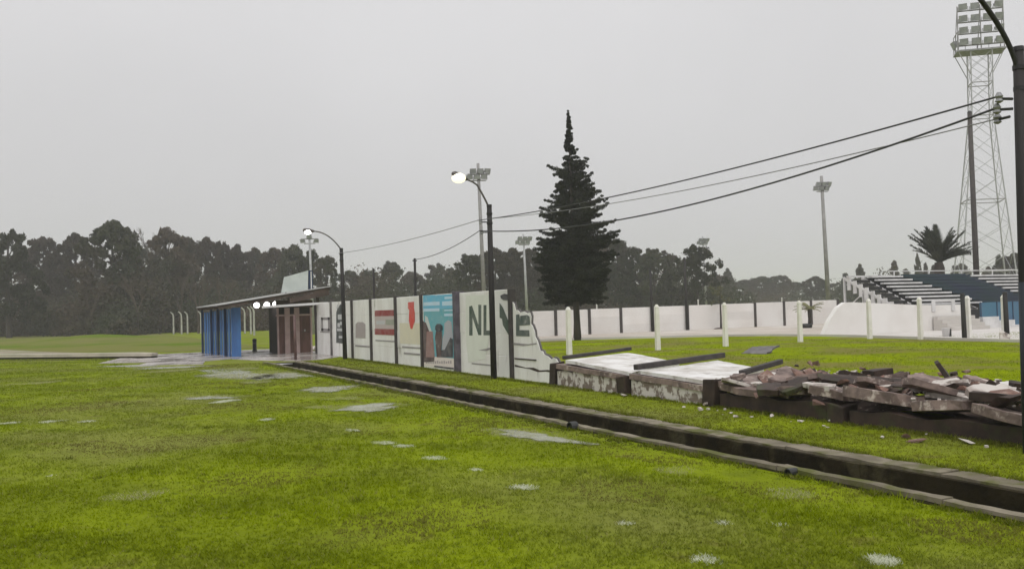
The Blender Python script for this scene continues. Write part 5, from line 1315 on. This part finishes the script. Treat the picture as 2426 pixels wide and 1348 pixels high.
# ---------------------------------------------------------------- grass
def grass():
    n = 190000
    u = rng.random(n); a, b = 3.4 ** 0.4, 46 ** 0.4
    d = (a + (b - a) * u) ** 2.5
    s = rng.uniform(-0.75, 0.75, n) * d
    x = d * math.sin(YAW) + s * math.cos(YAW); y = d * math.cos(YAW) - s * math.sin(YAW)
    ok = ((x < KX0 - 0.04) | ((x > KX1 + 0.02) & (x < 9.83)) | ((x > 13.2) & (y < 27)) | ((x > 10.4) & (y > 13.0) & (y < 38) & (x < 31)))
    ok &= ~((y > 34.5) & (x > 2.0) & (x < 11))
    ok &= ~((x > KX1 - 0.1) & (x < 9.9) & (y > 33.9))
    def inside(px, py, e):
        cx, cy, rx, ry, ro = e; dx, dy = px - cx, py - cy
        X = dx * math.cos(ro) + dy * math.sin(ro); Y = -dx * math.sin(ro) + dy * math.cos(ro)
        return (X / rx) ** 2 + (Y / ry) ** 2
    keep = np.ones(n, bool)
    for e in PUD: keep &= (inside(x, y, e) > rng.uniform(0.2, 1.5, n)) | (rng.random(n) < 0.12)
    ok &= keep
    x, y, d = x[ok], y[ok], d[ok]
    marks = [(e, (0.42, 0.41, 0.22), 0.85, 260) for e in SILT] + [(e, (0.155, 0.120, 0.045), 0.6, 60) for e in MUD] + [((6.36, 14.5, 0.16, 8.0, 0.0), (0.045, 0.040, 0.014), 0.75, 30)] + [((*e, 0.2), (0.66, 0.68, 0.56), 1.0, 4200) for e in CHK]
    for e, col, al, dens in marks:              # extra short blades where the chalk, silt, mud or dark kerb strip lies
        m = int(dens * e[2] * e[3] * 4); xx = e[0] + rng.uniform(-1.2, 1.2, m) * max(e[2], e[3]); yy = e[1] + rng.uniform(-1.2, 1.2, m) * max(e[2], e[3])
        k = (inside(xx, yy, e) < 1.1) & (xx < KX0 - 0.03)
        x = np.concatenate([x, xx[k]]); y = np.concatenate([y, yy[k]])
    base_n = len(x); nt_ = 900                    # scattered rank tufts and a fringe along kerb and wall
    td = 4.5 + 26 * rng.random(nt_) ** 1.3; ts = rng.uniform(-0.7, 0.7, nt_) * td
    tx = td * math.sin(YAW) + ts * math.cos(YAW); ty = td * math.cos(YAW) - ts * math.sin(YAW)
    fr = rng.random(nt_) < 0.97
    tx = np.where(fr, rng.choice([KX0 - 0.06, KX1 + 0.05, 9.78], nt_), tx); ty = np.where(fr, rng.uniform(3, 33, nt_), ty)
    tk = (tx < KX0 - 0.03) | ((tx > KX1) & (tx < 9.82)); tx, ty = tx[tk], ty[tk]
    tx = np.repeat(tx, 16) + rng.normal(0, 0.03, 16 * len(tx)); ty = np.repeat(ty, 16) + rng.normal(0, 0.05, len(tx))
    x = np.concatenate([x, tx]); y = np.concatenate([y, ty])
    d = np.hypot(x, y); n = len(x)
    rank = np.arange(n) >= base_n
    tint = np.zeros((n, 4))
    wob = 0.35 * np.sin(x * 9 + 3 * np.sin(y * 4)) + 0.30 * np.sin(y * 7 + 2 * np.sin(x * 11)) + 0.25 * rng.normal(size=n)
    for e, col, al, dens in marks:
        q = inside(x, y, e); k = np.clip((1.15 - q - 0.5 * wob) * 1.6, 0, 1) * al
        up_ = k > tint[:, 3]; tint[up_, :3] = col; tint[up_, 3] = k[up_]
    tint[(x > 10.4) & (tint[:, 3] == 0)] = (0.195, 0.25, 0.003, 0.5)
    vg = (x > KX1 - 0.1) & (x < 10) & (tint[:, 3] == 0); tint[vg] = (0.165, 0.150, 0.030, 0.45)
    dry = (tint[:, 3] < 0.5) & (x < 10) & (rng.random(n) < 0.06); tint[dry] = (0.34, 0.32, 0.12, 0.6)
    patch = 0.5 + 0.5 * np.sin(x * 1.3 + np.sin(y * 0.9) * 2) * np.sin(y * 1.1 + np.sin(x * 0.7) * 2)
    H = (0.014 + 0.020 * patch + rng.random(n) * 0.014) * np.where(x > 8, 1.15, 1.0)
    H = np.where(tint[:, 3] > 0.3, H * 0.8, H)
    tall = ((x > 9.6) & (x < 9.95)) | (np.abs(x - KX1) < 0.1) | ((x > KX0 - 0.14) & (x < KX0) & (np.sin(y * 2.3) + np.sin(y * 5.1) > 0.4)); H = np.where(tall, H * 2.2, H)
    H = np.where((tint[:, 0] > 0.55), H * 0.8, H)
    H = np.where(rank, rng.uniform(0.025, 0.07, n), H)
    tint[rank] = (0.11, 0.14, 0.004, 0.8); kd = rank & (rng.random(n) < 0.25); tint[kd] = (0.24, 0.22, 0.07, 0.8)
    verts = []; tints = []
    for k in range(3):
        an = rng.uniform(0, 6.28, n); w = 0.0028 * (1 + d / 7); hh = H * rng.uniform(0.6, 1.2, n)
        ox, oy = x + rng.normal(0, 0.012, n) * (1 + d / 12), y + rng.normal(0, 0.012, n) * (1 + d / 12); z0 = gz(ox, oy) - 0.004
        lx, ly = np.cos(an), np.sin(an); le = hh * rng.uniform(0.4, 1.4, n); la = an + rng.normal(1.57, 0.6, n)
        v = np.empty((n, 3, 3))
        v[:, 0] = np.stack([ox - lx * w, oy - ly * w, z0], 1); v[:, 1] = np.stack([ox + lx * w, oy + ly * w, z0], 1)
        v[:, 2] = np.stack([ox + np.cos(la) * le, oy + np.sin(la) * le, z0 + hh], 1)
        verts.append(v.reshape(-1, 3)); tints.append(np.repeat(tint, 3, 0))
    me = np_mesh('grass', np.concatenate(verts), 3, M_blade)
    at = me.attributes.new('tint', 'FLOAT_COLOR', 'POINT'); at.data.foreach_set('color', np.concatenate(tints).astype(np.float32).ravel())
    return me
o = link(bpy.data.objects.new('grass', grass()))
tag(o, 'short wet grass covering the field and the verge', kind='stuff')

# ---------------------------------------------------------------- damp air
hz = bpy.data.materials.new('drizzle_haze'); hz.use_nodes = True
n = hz.node_tree.nodes; n.clear()
ho = n.new('ShaderNodeOutputMaterial'); pv = n.new('ShaderNodeVolumePrincipled')
pv.inputs['Color'].default_value = (0.92, 0.92, 0.95, 1); pv.inputs['Density'].default_value = 0.0010; pv.inputs['Anisotropy'].default_value = 0.2
hz.node_tree.links.new(pv.outputs[0], ho.inputs['Volume'])
o = MB().bbox(-3200, 3200, -500, 4200, -1.8, 40).build('haze', hz); o.visible_shadow = True
tag(o, 'thin drizzle haze in the air', kind='stuff')
